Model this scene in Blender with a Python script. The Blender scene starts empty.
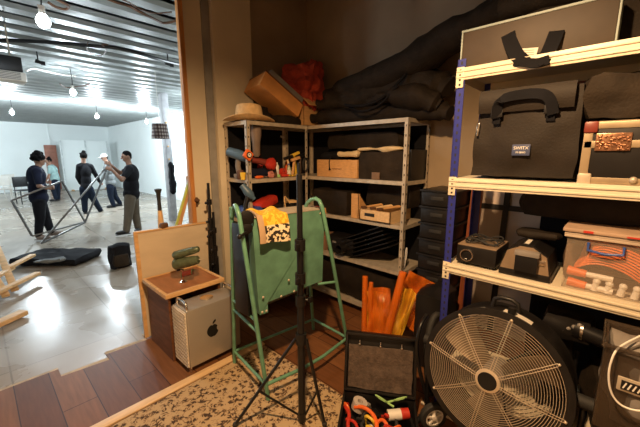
import bpy, bmesh, math, random
from mathutils import Vector as V, Matrix, noise, Euler
random.seed(5)
S = bpy.context.scene; COL = S.collection
PI = math.pi; R = math.radians

# ---------------------------------------------------------------- camera
CF, CH = 322.0, 1.6
cp, ca = R(10.3), R(43.0)
FW = V((math.cos(ca)*math.cos(cp), math.sin(ca)*math.cos(cp), -math.sin(cp)))
RT = V((math.sin(ca), -math.cos(ca), 0)); UP = RT.cross(FW)
cd = bpy.data.cameras.new('camera'); cam = bpy.data.objects.new('camera', cd); COL.objects.link(cam)
cam.location = (0, 0, CH); cam.rotation_euler = FW.to_track_quat('-Z', 'Y').to_euler()
cd.sensor_width = 36; cd.lens = CF/640*36; cd.clip_start = .05; cd.clip_end = 100
S.camera = cam
S.view_settings.view_transform = 'Standard'; S.view_settings.look = 'None'
S.view_settings.exposure = 0; S.view_settings.gamma = 1; S.view_settings.use_curve_mapping = False
def ray(x, y): return FW + RT*((x-320)/CF) + UP*((213.5-y)/CF)
def onX(x, y, X): d = ray(x, y); return V((0, 0, CH)) + d*(X/d.x)
def onY(x, y, Y): d = ray(x, y); return V((0, 0, CH)) + d*(Y/d.y)
def onZ(x, y, z=0): d = ray(x, y); return V((0, 0, CH)) + d*((z-CH)/d.z)

# ---------------------------------------------------------------- materials
MT = {}
def mat(name, col, rough=.6, metal=0, var=.18, scale=8, bump=0, bscale=60, emit=0, alpha=1, trans=0, spec=.5, coord='Object', stretch=(1, 1, 1), sheen=0, ecol=None):
    if name in MT: return MT[name]
    m = bpy.data.materials.new(name); m.use_nodes = True; nt = m.node_tree; N = nt.nodes; L = nt.links
    b = N['Principled BSDF']
    b.inputs['Roughness'].default_value = rough; b.inputs['Metallic'].default_value = metal
    b.inputs['Specular IOR Level'].default_value = spec; b.inputs['Alpha'].default_value = alpha
    b.inputs['Transmission Weight'].default_value = trans; b.inputs['Sheen Weight'].default_value = sheen
    tc = N.new('ShaderNodeTexCoord'); mp = N.new('ShaderNodeMapping'); mp.inputs['Scale'].default_value = stretch
    L.new(tc.outputs[coord], mp.inputs[0])
    nz = N.new('ShaderNodeTexNoise'); nz.inputs['Scale'].default_value = scale; nz.inputs['Detail'].default_value = 5
    L.new(mp.outputs[0], nz.inputs['Vector'])
    cr = N.new('ShaderNodeValToRGB'); c = col
    cr.color_ramp.elements[0].position = .3; cr.color_ramp.elements[1].position = .7
    cr.color_ramp.elements[0].color = (c[0]*(1-var), c[1]*(1-var), c[2]*(1-var), 1)
    cr.color_ramp.elements[1].color = (min(1, c[0]*(1+var)), min(1, c[1]*(1+var)), min(1, c[2]*(1+var)), 1)
    L.new(nz.outputs['Fac'], cr.inputs[0]); L.new(cr.outputs[0], b.inputs['Base Color'])
    if bump:
        n2 = N.new('ShaderNodeTexNoise'); n2.inputs['Scale'].default_value = bscale; n2.inputs['Detail'].default_value = 3
        L.new(mp.outputs[0], n2.inputs['Vector'])
        bp = N.new('ShaderNodeBump'); bp.inputs['Strength'].default_value = bump; bp.inputs['Distance'].default_value = .01
        L.new(n2.outputs['Fac'], bp.inputs['Height']); L.new(bp.outputs[0], b.inputs['Normal'])
    if emit:
        b.inputs['Emission Color'].default_value = (*(ecol or c), 1); b.inputs['Emission Strength'].default_value = emit
    MT[name] = m; return m
def nodes(m): return m.node_tree.nodes, m.node_tree.links, m.node_tree.nodes['Principled BSDF']

M = {}
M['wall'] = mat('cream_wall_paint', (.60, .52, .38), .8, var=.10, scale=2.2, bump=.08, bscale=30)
M['wallb'] = mat('dark_brown_wall', (.31, .235, .155), .85, var=.14, scale=2.5, bump=.08, bscale=30)
M['ceil'] = mat('store_ceiling', (.20, .17, .13), .9)
M['jamb'] = mat('orange_timber_trim', (.50, .215, .06), .55, var=.25, scale=6, stretch=(6, 6, .6))
M['white_wall'] = mat('white_studio_wall', (.78, .83, .82), .7, var=.06, scale=.5)
M['pine'] = mat('pine_timber', (.62, .38, .17), .6, var=.2, scale=5, stretch=(1, 5, 5))
M['palewood'] = mat('pale_wood', (.72, .50, .27), .55, var=.12, scale=7, stretch=(1, 6, 6))
M['ply'] = mat('plywood_sheet', (.60, .50, .36), .6, var=.08, scale=3, stretch=(1, 1, 3))
M['crate'] = mat('crate_wood', (.60, .33, .13), .6, var=.12, scale=8, stretch=(1, 3, 8))
M['cab'] = mat('cabinet_brown', (.15, .06, .025), .6, spec=.25, var=.3, scale=6, stretch=(1, 1, 5))
M['cabtop'] = mat('cabinet_top_brown', (.30, .11, .04), .28, var=.2, scale=6, stretch=(5, 1, 1))
M['alu'] = mat('brushed_aluminium', (.60, .57, .52), .36, metal=.85, var=.04, scale=40)
M['steel'] = mat('galvanised_steel', (.52, .45, .35), .42, metal=.3, var=.15, scale=20)
M['chrome'] = mat('polished_metal', (.75, .72, .68), .2, metal=1, var=.05)
M['green'] = mat('worn_green_paint', (.115, .26, .18), .42, var=.22, scale=10, bump=.05)
M['green_tube'] = mat('green_tube_paint', (.12, .29, .19), .38, var=.2, scale=14)
M['black'] = mat('black_metal', (.008, .008, .009), .35, var=.3, spec=.4)
M['blackpl'] = mat('black_plastic', (.010, .009, .009), .40, var=.3, spec=.35)
M['fabric'] = mat('black_nylon', (.015, .010, .006), .75, var=.35, scale=14, bump=.35, bscale=90, spec=.25)
M['fabric2'] = mat('charcoal_canvas', (.022, .015, .009), .8, var=.35, scale=10, bump=.4, bscale=70, spec=.25)
M['bagbrown'] = mat('dark_brown_nylon', (.015, .010, .006), .65, var=.2, scale=9, bump=.15, bscale=110, spec=.3)
M['blue'] = mat('blue_steel_post', (.020, .028, .22), .4, var=.15)
M['cream'] = mat('cream_shelf_enamel', (.68, .60, .45), .4, var=.05)
M['cardtan'] = mat('tan_fibreboard', (.15, .10, .06), .65, var=.12)
M['teal'] = mat('pale_teal_edging', (.30, .36, .34), .5)
M['red'] = mat('red_plastic', (.50, .035, .02), .4)
M['redcloth'] = mat('red_orange_cloth', (.42, .05, .02), .85, var=.35, scale=12, bump=.4, bscale=40)
M['orange'] = mat('orange_plastic', (.75, .14, .025), .4)
M['cableor'] = mat('orange_cable', (.75, .17, .04), .45)
M['yellow'] = mat('yellow_plastic', (.75, .50, .05), .45)
M['white'] = mat('white_plastic', (.75, .72, .66), .4, var=.05)
M['grey'] = mat('grey_plastic', (.22, .20, .18), .5)
M['bluepl'] = mat('blue_plastic', (.03, .08, .32), .45)
M['bluegrey'] = mat('slate_blue_tool', (.07, .13, .20), .45)
M['straw'] = mat('straw_felt', (.68, .46, .22), .8, var=.12, scale=30, bump=.2)
M['brown'] = mat('brown_leather', (.10, .045, .02), .6)
M['mahog'] = mat('red_brown_timber', (.21, .055, .02), .45, var=.25, stretch=(5, 5, 1))
M['glass'] = mat('frosted_pane', (.55, .46, .40), .35, var=.08)
M['wire'] = mat('pale_steel_wire', (.60, .50, .38), .35, metal=.35, var=.05)
M['rubber'] = mat('rubber', (.018, .018, .018), .7)
M['lime'] = mat('pale_green_plastic', (.35, .60, .22), .4)
M['olive'] = mat('olive_green_metal', (.10, .125, .07), .4, metal=.3, var=.3, scale=30)
M['darkred'] = mat('dark_red_plastic', (.18, .03, .02), .4)
M['bulb'] = mat('bulb_glass', (.9, .97, 1), .3, var=0, emit=30, ecol=(.85, .95, 1))
M['paper'] = mat('paper', (.70, .66, .58), .7, var=.04)
M['foam'] = mat('dark_foam', (.085, .060, .046), .95, var=.35, scale=30, bump=.6, bscale=80)
M['skin'] = mat('skin_brown', (.23, .115, .07), .55, var=.06)
M['skin2'] = mat('skin_tan', (.30, .16, .105), .55, var=.06)
M['hair'] = mat('black_hair', (.005, .004, .004), .9, spec=.08, var=.4, scale=60, bump=.8, bscale=90)
M['eye'] = mat('eye_dark', (.01, .01, .01), .2)
M['navy'] = mat('navy_cotton', (.009, .011, .024), .9, spec=.15, bump=.2, bscale=25)
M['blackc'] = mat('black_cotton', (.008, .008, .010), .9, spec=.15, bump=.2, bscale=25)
M['greyc'] = mat('grey_sweatshirt', (.14, .15, .15), .9, bump=.2, bscale=25)
M['tealc'] = mat('pale_teal_cotton', (.22, .33, .32), .9, bump=.2, bscale=25)
M['denim'] = mat('dark_denim', (.009, .013, .023), .9, spec=.1, bump=.2, bscale=40)
M['khaki'] = mat('khaki_cotton', (.09, .07, .046), .9, bump=.2, bscale=25)
M['frame_metal'] = mat('dull_frame_metal', (.17, .17, .17), .35, metal=.7)
M['gel'] = mat('orange_lighting_gel', (.80, .20, .02), .14, trans=.55, var=.15, scale=5, spec=.8)
M['gely'] = mat('amber_lighting_gel', (.90, .50, .06), .14, trans=.45, var=.15, scale=5, spec=.8)
M['clear'] = mat('clear_plastic', (.80, .72, .62), .22, trans=.88, var=.02)
M['clear'].node_tree.nodes['Principled BSDF'].inputs['IOR'].default_value = 1.08
M['metalpc'] = mat('silver_computer_case', (.40, .37, .33), .40, metal=.5, var=.03)

# wood floor with planks running along Y
m = mat('brown_wood_planks', (.2, .1, .05), .5, spec=.22); M['wood'] = m
N, L, b = nodes(m)
tc = N.new('ShaderNodeTexCoord'); mp = N.new('ShaderNodeMapping'); mp.inputs['Rotation'].default_value = (0, 0, PI/2)
L.new(tc.outputs['Object'], mp.inputs[0])
br = N.new('ShaderNodeTexBrick'); L.new(mp.outputs[0], br.inputs['Vector'])
br.inputs['Scale'].default_value = 1; br.inputs['Brick Width'].default_value = 1.2; br.inputs['Row Height'].default_value = .19
br.inputs['Mortar Size'].default_value = .003; br.inputs['Mortar Smooth'].default_value = .1; br.inputs['Bias'].default_value = 0
br.inputs['Color1'].default_value = (.12, .045, .017, 1); br.inputs['Color2'].default_value = (.20, .085, .032, 1); br.inputs['Mortar'].default_value = (.03, .012, .006, 1)
n1 = N.new('ShaderNodeTexNoise'); mp2 = N.new('ShaderNodeMapping'); mp2.inputs['Scale'].default_value = (14, 1.3, 1)
L.new(tc.outputs['Object'], mp2.inputs[0]); L.new(mp2.outputs[0], n1.inputs['Vector']); n1.inputs['Scale'].default_value = 3; n1.inputs['Detail'].default_value = 6
mx = N.new('ShaderNodeMixRGB'); mx.blend_type = 'OVERLAY'; mx.inputs[0].default_value = .45
L.new(br.outputs['Color'], mx.inputs[1]); L.new(n1.outputs['Fac'], mx.inputs[2]); L.new(mx.outputs[0], b.inputs['Base Color'])

# studio floor: pale worn screed, glossy patches
m = mat('pale_glossy_screed', (.31, .26, .205), .25, var=.16, scale=1.1); M['screed'] = m
N, L, b = nodes(m)
n1 = N.new('ShaderNodeTexNoise'); n1.inputs['Scale'].default_value = .9; n1.inputs['Detail'].default_value = 6
tc = N.new('ShaderNodeTexCoord'); L.new(tc.outputs['Object'], n1.inputs['Vector'])
mr = N.new('ShaderNodeMapRange'); mr.inputs[1].default_value = .35; mr.inputs[2].default_value = .65; mr.inputs[3].default_value = .16; mr.inputs[4].default_value = .42
L.new(n1.outputs['Fac'], mr.inputs[0]); L.new(mr.outputs[0], b.inputs['Roughness'])
bk = N.new('ShaderNodeTexBrick'); bk.offset = 0; bk.inputs['Scale'].default_value = 1; bk.inputs['Brick Width'].default_value = .8; bk.inputs['Row Height'].default_value = .8
bk.inputs['Mortar Size'].default_value = .006; bk.inputs['Color1'].default_value = (1, 1, 1, 1); bk.inputs['Color2'].default_value = (.90, .92, .94, 1); bk.inputs['Mortar'].default_value = (.62, .60, .58, 1)
L.new(tc.outputs['Object'], bk.inputs['Vector'])
mm_ = N.new('ShaderNodeMixRGB'); mm_.blend_type = 'MULTIPLY'; mm_.inputs[0].default_value = 1
old = b.inputs['Base Color'].links[0].from_socket; L.new(old, mm_.inputs[1]); L.new(bk.outputs['Color'], mm_.inputs[2]); L.new(mm_.outputs[0], b.inputs['Base Color'])

# patterned rug
m = mat('patterned_rug', (.3, .2, .1), .95, bump=.5, bscale=300); M['rug'] = m
N, L, b = nodes(m)
tc = N.new('ShaderNodeTexCoord'); vo = N.new('ShaderNodeTexVoronoi'); vo.inputs['Scale'].default_value = 26; vo.distance = 'CHEBYCHEV'
nn = N.new('ShaderNodeTexNoise'); nn.inputs['Scale'].default_value = 26; nn.inputs['Detail'].default_value = 2; nn.inputs['Distortion'].default_value = 2.5
L.new(tc.outputs['Object'], vo.inputs['Vector']); L.new(tc.outputs['Object'], nn.inputs['Vector'])
ad = N.new('ShaderNodeMath'); ad.operation = 'MULTIPLY_ADD'; ad.inputs[1].default_value = .6
L.new(vo.outputs['Distance'], ad.inputs[0]); L.new(nn.outputs['Fac'], ad.inputs[2])
cr = N.new('ShaderNodeValToRGB'); cr.color_ramp.interpolation = 'LINEAR'
e = cr.color_ramp.elements; e[0].position = .60; e[0].color = (.055, .030, .016, 1); e[1].position = .76; e[1].color = (.50, .36, .20, 1)
x_ = e.new(.66); x_.color = (.26, .16, .08, 1)
L.new(ad.outputs[0], cr.inputs[0]); L.new(cr.outputs[0], b.inputs['Base Color'])

# plaid
def plaid(name, c1, c2, c3, scale):
    m = mat(name, c1, .8); N, L, b = nodes(m)
    tc = N.new('ShaderNodeTexCoord'); sp = N.new('ShaderNodeSeparateXYZ'); L.new(tc.outputs['UV'] if False else tc.outputs['Generated'], sp.inputs[0])
    last = None
    for ax, sc in ((0, scale), (2, scale*.6)):
        a = N.new('ShaderNodeMath'); a.operation = 'MULTIPLY'; a.inputs[1].default_value = sc; L.new(sp.outputs[ax], a.inputs[0])
        f = N.new('ShaderNodeMath'); f.operation = 'FRACT'; L.new(a.outputs[0], f.inputs[0])
        g = N.new('ShaderNodeMath'); g.operation = 'GREATER_THAN'; g.inputs[1].default_value = .5; L.new(f.outputs[0], g.inputs[0])
        if last:
            s = N.new('ShaderNodeMath'); s.operation = 'ADD'; L.new(last.outputs[0], s.inputs[0]); L.new(g.outputs[0], s.inputs[1]); last = s
        else: last = g
    h = N.new('ShaderNodeMath'); h.operation = 'MULTIPLY'; h.inputs[1].default_value = .5; L.new(last.outputs[0], h.inputs[0])
    cr = N.new('ShaderNodeValToRGB'); cr.color_ramp.interpolation = 'CONSTANT'
    cr.color_ramp.elements[0].color = (*c1, 1); cr.color_ramp.elements[1].position = .9; cr.color_ramp.elements[1].color = (*c3, 1)
    q = cr.color_ramp.elements.new(.4); q.color = (*c2, 1)
    L.new(h.outputs[0], cr.inputs[0]); L.new(cr.outputs[0], b.inputs['Base Color']); return m
M['plaid'] = plaid('plaid_lampshade', (.30, .26, .23), (.10, .06, .05), (.03, .015, .012), 7)

# patterned towel : yellow band over black/cream motif
m = mat('printed_towel', (.6, .4, .1), .9); M['towel'] = m
N, L, b = nodes(m); tc = N.new('ShaderNodeTexCoord')
v1 = N.new('ShaderNodeTexNoise'); v1.inputs['Scale'].default_value = 42; v1.inputs['Detail'].default_value = 1; L.new(tc.outputs['Object'], v1.inputs['Vector'])
g1 = N.new('ShaderNodeValToRGB'); g1.color_ramp.interpolation = 'CONSTANT'
g1.color_ramp.elements[0].color = (.02, .015, .01, 1); g1.color_ramp.elements[1].position = .5; g1.color_ramp.elements[1].color = (.80, .66, .42, 1)
L.new(v1.outputs['Fac'], g1.inputs[0])
g2 = N.new('ShaderNodeValToRGB'); g2.color_ramp.interpolation = 'CONSTANT'
g2.color_ramp.elements[0].color = (.60, .34, .02, 1); g2.color_ramp.elements[1].position = .52; g2.color_ramp.elements[1].color = (.85, .55, .05, 1)
L.new(v1.outputs['Fac'], g2.inputs[0])
sp = N.new('ShaderNodeSeparateXYZ'); L.new(tc.outputs['Generated'], sp.inputs[0])
gt = N.new('ShaderNodeMath'); gt.operation = 'GREATER_THAN'; gt.inputs[1].default_value = .58; L.new(sp.outputs[2], gt.inputs[0])
mx = N.new('ShaderNodeMixRGB'); L.new(gt.outputs[0], mx.inputs[0]); L.new(g1.outputs[0], mx.inputs[1]); L.new(g2.outputs[0], mx.inputs[2])
gx = N.new('ShaderNodeMath'); gx.operation = 'LESS_THAN'; gx.inputs[1].default_value = .16; L.new(sp.outputs[0], gx.inputs[0])
mx2 = N.new('ShaderNodeMixRGB'); L.new(gx.outputs[0], mx2.inputs[0]); L.new(mx.outputs[0], mx2.inputs[1]); mx2.inputs[2].default_value = (.45, .30, .17, 1)
L.new(mx2.outputs[0], b.inputs['Base Color'])

# ---------------------------------------------------------------- mesh builder
def flood(v0):
    st = [v0]; seen = {v0}
    while st:
        v = st.pop()
        for e in v.link_edges:
            o_ = e.other_vert(v)
            if o_ not in seen: seen.add(o_); st.append(o_)
    return list(seen)
class MB:
    def __init__(s): s.bm = bmesh.new()
    def _mi(s, fs, mi, sm=True):
        for f in fs: f.material_index = mi; f.smooth = sm
    def box(s, c, d, rot=None, bev=0, mi=0, taper=None):
        r = bmesh.ops.create_cube(s.bm, size=1); vs = r['verts']
        for v in vs:
            k = 1
            if taper and v.co.z > 0: k = taper
            v.co = V((v.co.x*d[0]*k, v.co.y*d[1]*k, v.co.z*d[2]))
        if bev:
            es = list({e for v in vs for e in v.link_edges})
            rr = bmesh.ops.bevel(s.bm, geom=es, offset=min(bev, min(abs(q) for q in d)*.45), segments=2, profile=.6, affect='EDGES')
            vs = flood(rr['faces'][0].verts[0])
        mx = Matrix.Translation(V(c))
        if rot is not None: mx = mx @ (rot if isinstance(rot, Matrix) else Euler(rot).to_matrix().to_4x4())
        for v in vs: v.co = mx @ v.co
        s._mi({f for v in vs for f in v.link_faces}, mi); return s
    def bb(s, a, b_, **k):
        a, b_ = V(a), V(b_); return s.box((a+b_)/2, [abs(b_[i]-a[i]) for i in range(3)], **k)
    def beam(s, p, q, w, h, mi=0, bev=0, up=(0, 0, 1)):
        p, q = V(p), V(q); d = q-p; z = d.normalized(); u = V(up)
        if abs(z.dot(u)) > .98: u = V((1, 0, 0))
        x = u.cross(z).normalized(); y = z.cross(x)
        m = Matrix((x, y, z)).transposed().to_4x4()
        return s.box((p+q)/2, (w, h, d.length), rot=m, mi=mi, bev=bev)
    def cyl(s, p, q, r0, r1=None, n=14, mi=0):
        p, q = V(p), V(q); r1 = r0 if r1 is None else r1; d = q-p
        r = bmesh.ops.create_cone(s.bm, cap_ends=True, segments=n, radius1=max(r0, 1e-4), radius2=max(r1, 1e-4), depth=d.length)
        mx = Matrix.Translation((p+q)/2) @ d.to_track_quat('Z', 'Y').to_matrix().to_4x4()
        for v in r['verts']: v.co = mx @ v.co
        s._mi({f for v in r['verts'] for f in v.link_faces}, mi); return s
    def ball(s, c, r, n=12, mi=0, rot=None):
        if not hasattr(r, '__len__'): r = (r, r, r)
        q = bmesh.ops.create_uvsphere(s.bm, u_segments=n, v_segments=max(6, n*2//3), radius=1)
        mx = Matrix.Translation(V(c))
        if rot is not None: mx = mx @ (rot if isinstance(rot, Matrix) else Euler(rot).to_matrix().to_4x4())
        mx = mx @ Matrix.Diagonal((*r, 1))
        for v in q['verts']: v.co = mx @ v.co
        s._mi({f for v in q['verts'] for f in v.link_faces}, mi); return s
    def cap(s, p, q, r0, r1, n=12):
        s.ball(p, r0, n); s.ball(q, r1, n)
        if (V(q)-V(p)).length > 1e-4: s.cyl(p, q, r0, r1, n)
        return s
    def tube(s, pts, r, n=8, closed=False, smooth=0, mi=0):
        P = [V(p) for p in pts]
        for _ in range(smooth):
            Q = []; m_ = len(P)
            rng = range(m_) if closed else range(m_-1)
            if not closed: Q.append(P[0])
            for i in rng:
                a, b_ = P[i], P[(i+1) % m_]; Q += [a*.75+b_*.25, a*.25+b_*.75]
            if not closed: Q.append(P[-1])
            P = Q
        m_ = len(P); rings = []; pu = None
        for i in range(m_):
            a = P[i-1] if (i or closed) else P[i]; b_ = P[(i+1) % m_] if (i < m_-1 or closed) else P[i]
            t = (b_-a).normalized()
            if pu is None:
                u = V((0, 0, 1)) if abs(t.z) < .9 else V((1, 0, 0)); u = (u - t*u.dot(t)).normalized()
            else:
                u = pu - t*pu.dot(t); u = u.normalized() if u.length > 1e-5 else V((1, 0, 0))
            pu = u; w = t.cross(u); rr = r[i*len(r)//m_] if hasattr(r, '__len__') else r
            rings.append([s.bm.verts.new(P[i]+(u*math.cos(k*2*PI/n)+w*math.sin(k*2*PI/n))*rr) for k in range(n)])
        fs = []
        for i in range(m_ if closed else m_-1):
            A, B = rings[i], rings[(i+1) % m_]
            for k in range(n): fs.append(s.bm.faces.new((A[k], A[(k+1) % n], B[(k+1) % n], B[k])))
        if not closed: fs += [s.bm.faces.new(rings[0][::-1]), s.bm.faces.new(rings[-1])]
        s._mi(fs, mi); return s
    def lathe(s, prof, c=(0, 0, 0), axis=(0, 0, 1), n=24, mi=0, closed=False):
        q = V(axis).to_track_quat('Z', 'Y'); c = V(c)
        rings = [[s.bm.verts.new(c+q @ V((r*math.cos(k*2*PI/n), r*math.sin(k*2*PI/n), z))) for k in range(n)] for r, z in prof]
        fs = []
        m_ = len(rings)
        for i in range(m_ if closed else m_-1):
            A, B = rings[i], rings[(i+1) % m_]
            for k in range(n): fs.append(s.bm.faces.new((A[k], A[(k+1) % n], B[(k+1) % n], B[k])))
        if not closed: fs += [s.bm.faces.new(rings[0][::-1]), s.bm.faces.new(rings[-1])]
        s._mi(fs, mi); return s
    def ribbon(s, pts, wv, w, th=.004, smooth=2, mi=0):
        P = [V(p) for p in pts]
        for _ in range(smooth):
            Q = [P[0]]
            for i in range(len(P)-1): Q += [P[i]*.75+P[i+1]*.25, P[i]*.25+P[i+1]*.75]
            P = Q+[P[-1]]
        rs = []
        for i in range(len(P)):
            t = (P[min(i+1, len(P)-1)]-P[max(i-1, 0)]).normalized(); wv_ = V(wv[0] if isinstance(wv, list) else wv)
            n_ = t.cross(V((1, 0, 0)) if wv is None else wv_)
            u = (wv_-t*wv_.dot(t)).normalized(); n_ = t.cross(u)
            rs.append([s.bm.verts.new(P[i]+u*a_*w/2+n_*b_*th/2) for a_, b_ in ((-1, -1), (1, -1), (1, 1), (-1, 1))])
        fs = [s.bm.faces.new((A[k], A[(k+1) % 4], B[(k+1) % 4], B[k])) for A, B in zip(rs, rs[1:]) for k in range(4)]
        fs += [s.bm.faces.new(rs[0][::-1]), s.bm.faces.new(rs[-1])]
        s._mi(fs, mi); return s
    def prism(s, pts, vec, mi=0, sm=False):
        P = [V(p) for p in pts]; v_ = V(vec)
        A = [s.bm.verts.new(p) for p in P]; B = [s.bm.verts.new(p+v_) for p in P]
        n = len(P); fs = [s.bm.faces.new(A[::-1]), s.bm.faces.new(B)]
        for k in range(n): fs.append(s.bm.faces.new((A[k], A[(k+1) % n], B[(k+1) % n], B[k])))
        s._mi(fs, mi, sm); return s
    def soft(s, c, d, rot=None, rnd=.35, n=9, amp=.015, fr=5, seed=0, sag=0, mi=0):
        """soft bag: subdivided rounded box with folds"""
        K = {}; fs = set()
        def vt(*q):
            if q not in K: K[q] = s.bm.verts.new([2*i/n-1 for i in q])
            return K[q]
        for ax in range(3):
            for sd_ in (0, n):
                for i in range(n):
                    for j in range(n):
                        cs = []
                        for di, dj in ((0, 0), (1, 0), (1, 1), (0, 1)):
                            q = [i+di, j+dj]; q.insert(ax, sd_); cs.append(vt(*q))
                        fs.add(s.bm.faces.new(cs))
        vs = list(K.values())
        mx = Matrix.Translation(V(c))
        if rot is not None: mx = mx @ (rot if isinstance(rot, Matrix) else Euler(rot).to_matrix().to_4x4())
        for v in vs:
            p = v.co.copy(); sp_ = p.normalized()*1.18
            p = p.lerp(sp_, rnd); nrm = p.normalized()
            q = V((p.x*d[0]/2, p.y*d[1]/2, p.z*d[2]/2))
            if sag: q.z -= sag*(1-min(1, abs(p.x)))*(1 if p.z > 0 else 0)
            k = noise.fractal(q*fr+V((seed*7.3, seed*3.1, seed)), 1, 2, 3)
            v.co = mx @ (q + nrm*k*amp)
        s._mi(fs, mi); return s
    def sheet(s, fn, nu, nv, th=.004, mi=0):
        A = [[s.bm.verts.new(fn(i/nu, j/nv)) for j in range(nv+1)] for i in range(nu+1)]
        fs = [s.bm.faces.new((A[i][j], A[i+1][j], A[i+1][j+1], A[i][j+1])) for i in range(nu) for j in range(nv)]
        s._mi(fs, mi)
        bmesh.ops.recalc_face_normals(s.bm, faces=fs)
        r = bmesh.ops.solidify(s.bm, geom=fs, thickness=th)
        s._mi([f for f in r['geom'] if isinstance(f, bmesh.types.BMFace)], mi); return s
    def text(s, body, size, mx, depth=.001, mi=0, align='CENTER'):
        cu = bpy.data.curves.new('t', 'FONT'); cu.body = body; cu.size = size; cu.extrude = depth
        cu.align_x = align; cu.align_y = 'CENTER'
        o = bpy.data.objects.new('t', cu); COL.objects.link(o); bpy.context.view_layer.update()
        me = bpy.data.meshes.new_from_object(o.evaluated_get(bpy.context.evaluated_depsgraph_get()))
        me.transform(mx); n0 = len(s.bm.faces); s.bm.from_mesh(me); s.bm.faces.ensure_lookup_table()
        for f in s.bm.faces[n0:]: f.material_index = mi
        bpy.data.objects.remove(o); bpy.data.curves.remove(cu); bpy.data.meshes.remove(me); return s
    def build(s, name, mats, parent=None, ang=40, remesh=0, smooth=0, flat=False):
        if not isinstance(mats, (list, tuple)): mats = [mats]
        bmesh.ops.recalc_face_normals(s.bm, faces=s.bm.faces[:])
        if parent is not None:
            inv = wmat(parent).inverted()
            for v in s.bm.verts: v.co = inv @ v.co
        me = bpy.data.meshes.new(name); s.bm.to_mesh(me); s.bm.free()
        for m_ in mats: me.materials.append(M[m_] if isinstance(m_, str) else m_)
        o = bpy.data.objects.new(name, me); COL.objects.link(o)
        if remesh:
            md = o.modifiers.new('r', 'REMESH'); md.mode = 'VOXEL'; md.voxel_size = remesh
            if smooth: sm = o.modifiers.new('s', 'SMOOTH'); sm.iterations = smooth; sm.factor = .5
            bpy.context.view_layer.update()
            m2 = bpy.data.meshes.new_from_object(o.evaluated_get(bpy.context.evaluated_depsgraph_get()))
            o.modifiers.clear(); o.data = m2; bpy.data.meshes.remove(me); me = m2; me.name = name
            me.shade_smooth()
        elif not flat:
            me.shade_smooth(); me.set_sharp_from_angle(angle=R(ang))
        if parent is not None: o.parent = parent
        return o
def wmat(o):
    m_ = Matrix.LocRotScale(o.location, o.rotation_euler, o.scale)
    return (wmat(o.parent) @ m_) if o.parent else m_
def tag(o, label, cat, group=None, kind=None):
    o['label'] = label; o['category'] = cat
    if group: o['group'] = group
    if kind: o['kind'] = kind
    return o
def thing(name, label, cat, loc=(0, 0, 0), group=None, rz=0):
    o = bpy.data.objects.new(name, None); COL.objects.link(o); o.location = loc; o.rotation_euler = (0, 0, rz)
    o.empty_display_size = .1
    return tag(o, label, cat, group)
def struct(name, mb, m_, label=None, **k):
    o = mb.build(name, m_, **k); o['kind'] = 'structure'
    if label: o['label'] = label
    return o
def solo(name, label, cat, mb, m_, group=None, base=None, **k):
    """thing that is one mesh: origin moved to its base"""
    o = mb.build(name, m_, **k); me = o.data
    xs = [v.co for v in me.vertices]
    c = V(((min(v.x for v in xs)+max(v.x for v in xs))/2, (min(v.y for v in xs)+max(v.y for v in xs))/2, min(v.z for v in xs)))
    me.transform(Matrix.Translation(-c)); o.location = c
    return tag(o, label, cat, group)
def dup(root, loc, label, rz=None):
    r = root.copy(); COL.objects.link(r); r.location = loc; r['label'] = label
    if rz is not None: r.rotation_euler = (0, 0, rz)
    for ch in list(root.children):
        c = ch.copy(); COL.objects.link(c); c.parent = r
        for g in ch.children: d = g.copy(); COL.objects.link(d); d.parent = c
    return r
def Mat(o, x, y, z):
    m_ = Matrix((V(x).normalized(), V(y).normalized(), V(z).normalized())).transposed().to_4x4(); m_.translation = V(o); return m_

M['clear'] = mat('clear_box_plastic', (.62, .50, .38), .2, alpha=.15, var=.02)
M['gel'] = mat('orange_gel_sheet', (.85, .19, .015), .08, alpha=.45, bump=.6, bscale=9, var=.2, scale=5, spec=.9)
M['gely'] = mat('amber_gel_sheet', (.95, .50, .04), .08, alpha=.52, bump=.6, bscale=9, var=.2, scale=5, spec=.9)
M['deck'] = mat('ceiling_deck_metal', (.42, .45, .44), .36, metal=.15, var=.1, scale=3)

# ================================================================ SETTING : store room
a = MB()
fl = [(-1.6, -1.8), (2.93, -1.8), (2.93, 2.93), (1.5, 2.93), (1.05, 2.97), (.86, 2.97), (.86, 2.88), (.55, 2.90), (.55, 2.80), (.25, 2.83), (.25, 2.95), (-.12, 2.95), (-.12, 2.90), (-1.6, 2.9)]
a.prism([(x, y, -.05) for x, y in fl], (0, 0, .05))
struct('floor', a, 'wood', 'brown wood plank floor of the store room')
a = MB(); ed = fl[4:]
a.prism([(x, y-.002, -.012) for x, y in ed]+[(x, y+.045+.02*noise.noise(V((x*6, 0, 0))), -.012) for x, y in ed[::-1]], (0, 0, .006))
struct('trim_5', a, mat('worn_pale_edge', (.52, .40, .26), .8, var=.3, scale=12), 'worn pale edge strip between wood and bright floor')
a = MB(); a.bb((-9, 2.5, -.20), (5, 19.5, -.012))
struct('floor_studio', a, 'screed', 'pale glossy floor of the bright room')
a = MB(); a.bb((-1.6, 2.06, 0), (1.52, 2.13, .012), bev=.004)
struct('trim_1', a, 'palewood', 'pale timber strip along the rug')
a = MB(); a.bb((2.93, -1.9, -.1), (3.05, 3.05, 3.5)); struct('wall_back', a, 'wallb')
a = MB()
a.bb((1.41, 2.95, -.1), (2.08, 3.0, 3.5)); a.bb((-1.75, 2.95, -.1), (-.50, 3.07, 3.5)); a.bb((-.50, 2.95, 3.0), (1.41, 3.07, 3.5))
a.bb((1.66, 2.885, 0), (2.08, 2.96, 3.5))
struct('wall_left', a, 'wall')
a = MB(); a.bb((2.08, 2.95, -.1), (3.05, 3.07, 3.5)); struct('wall_corner', a, 'wallb')  # corner stretch in the same darker brown as the back wall
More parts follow.
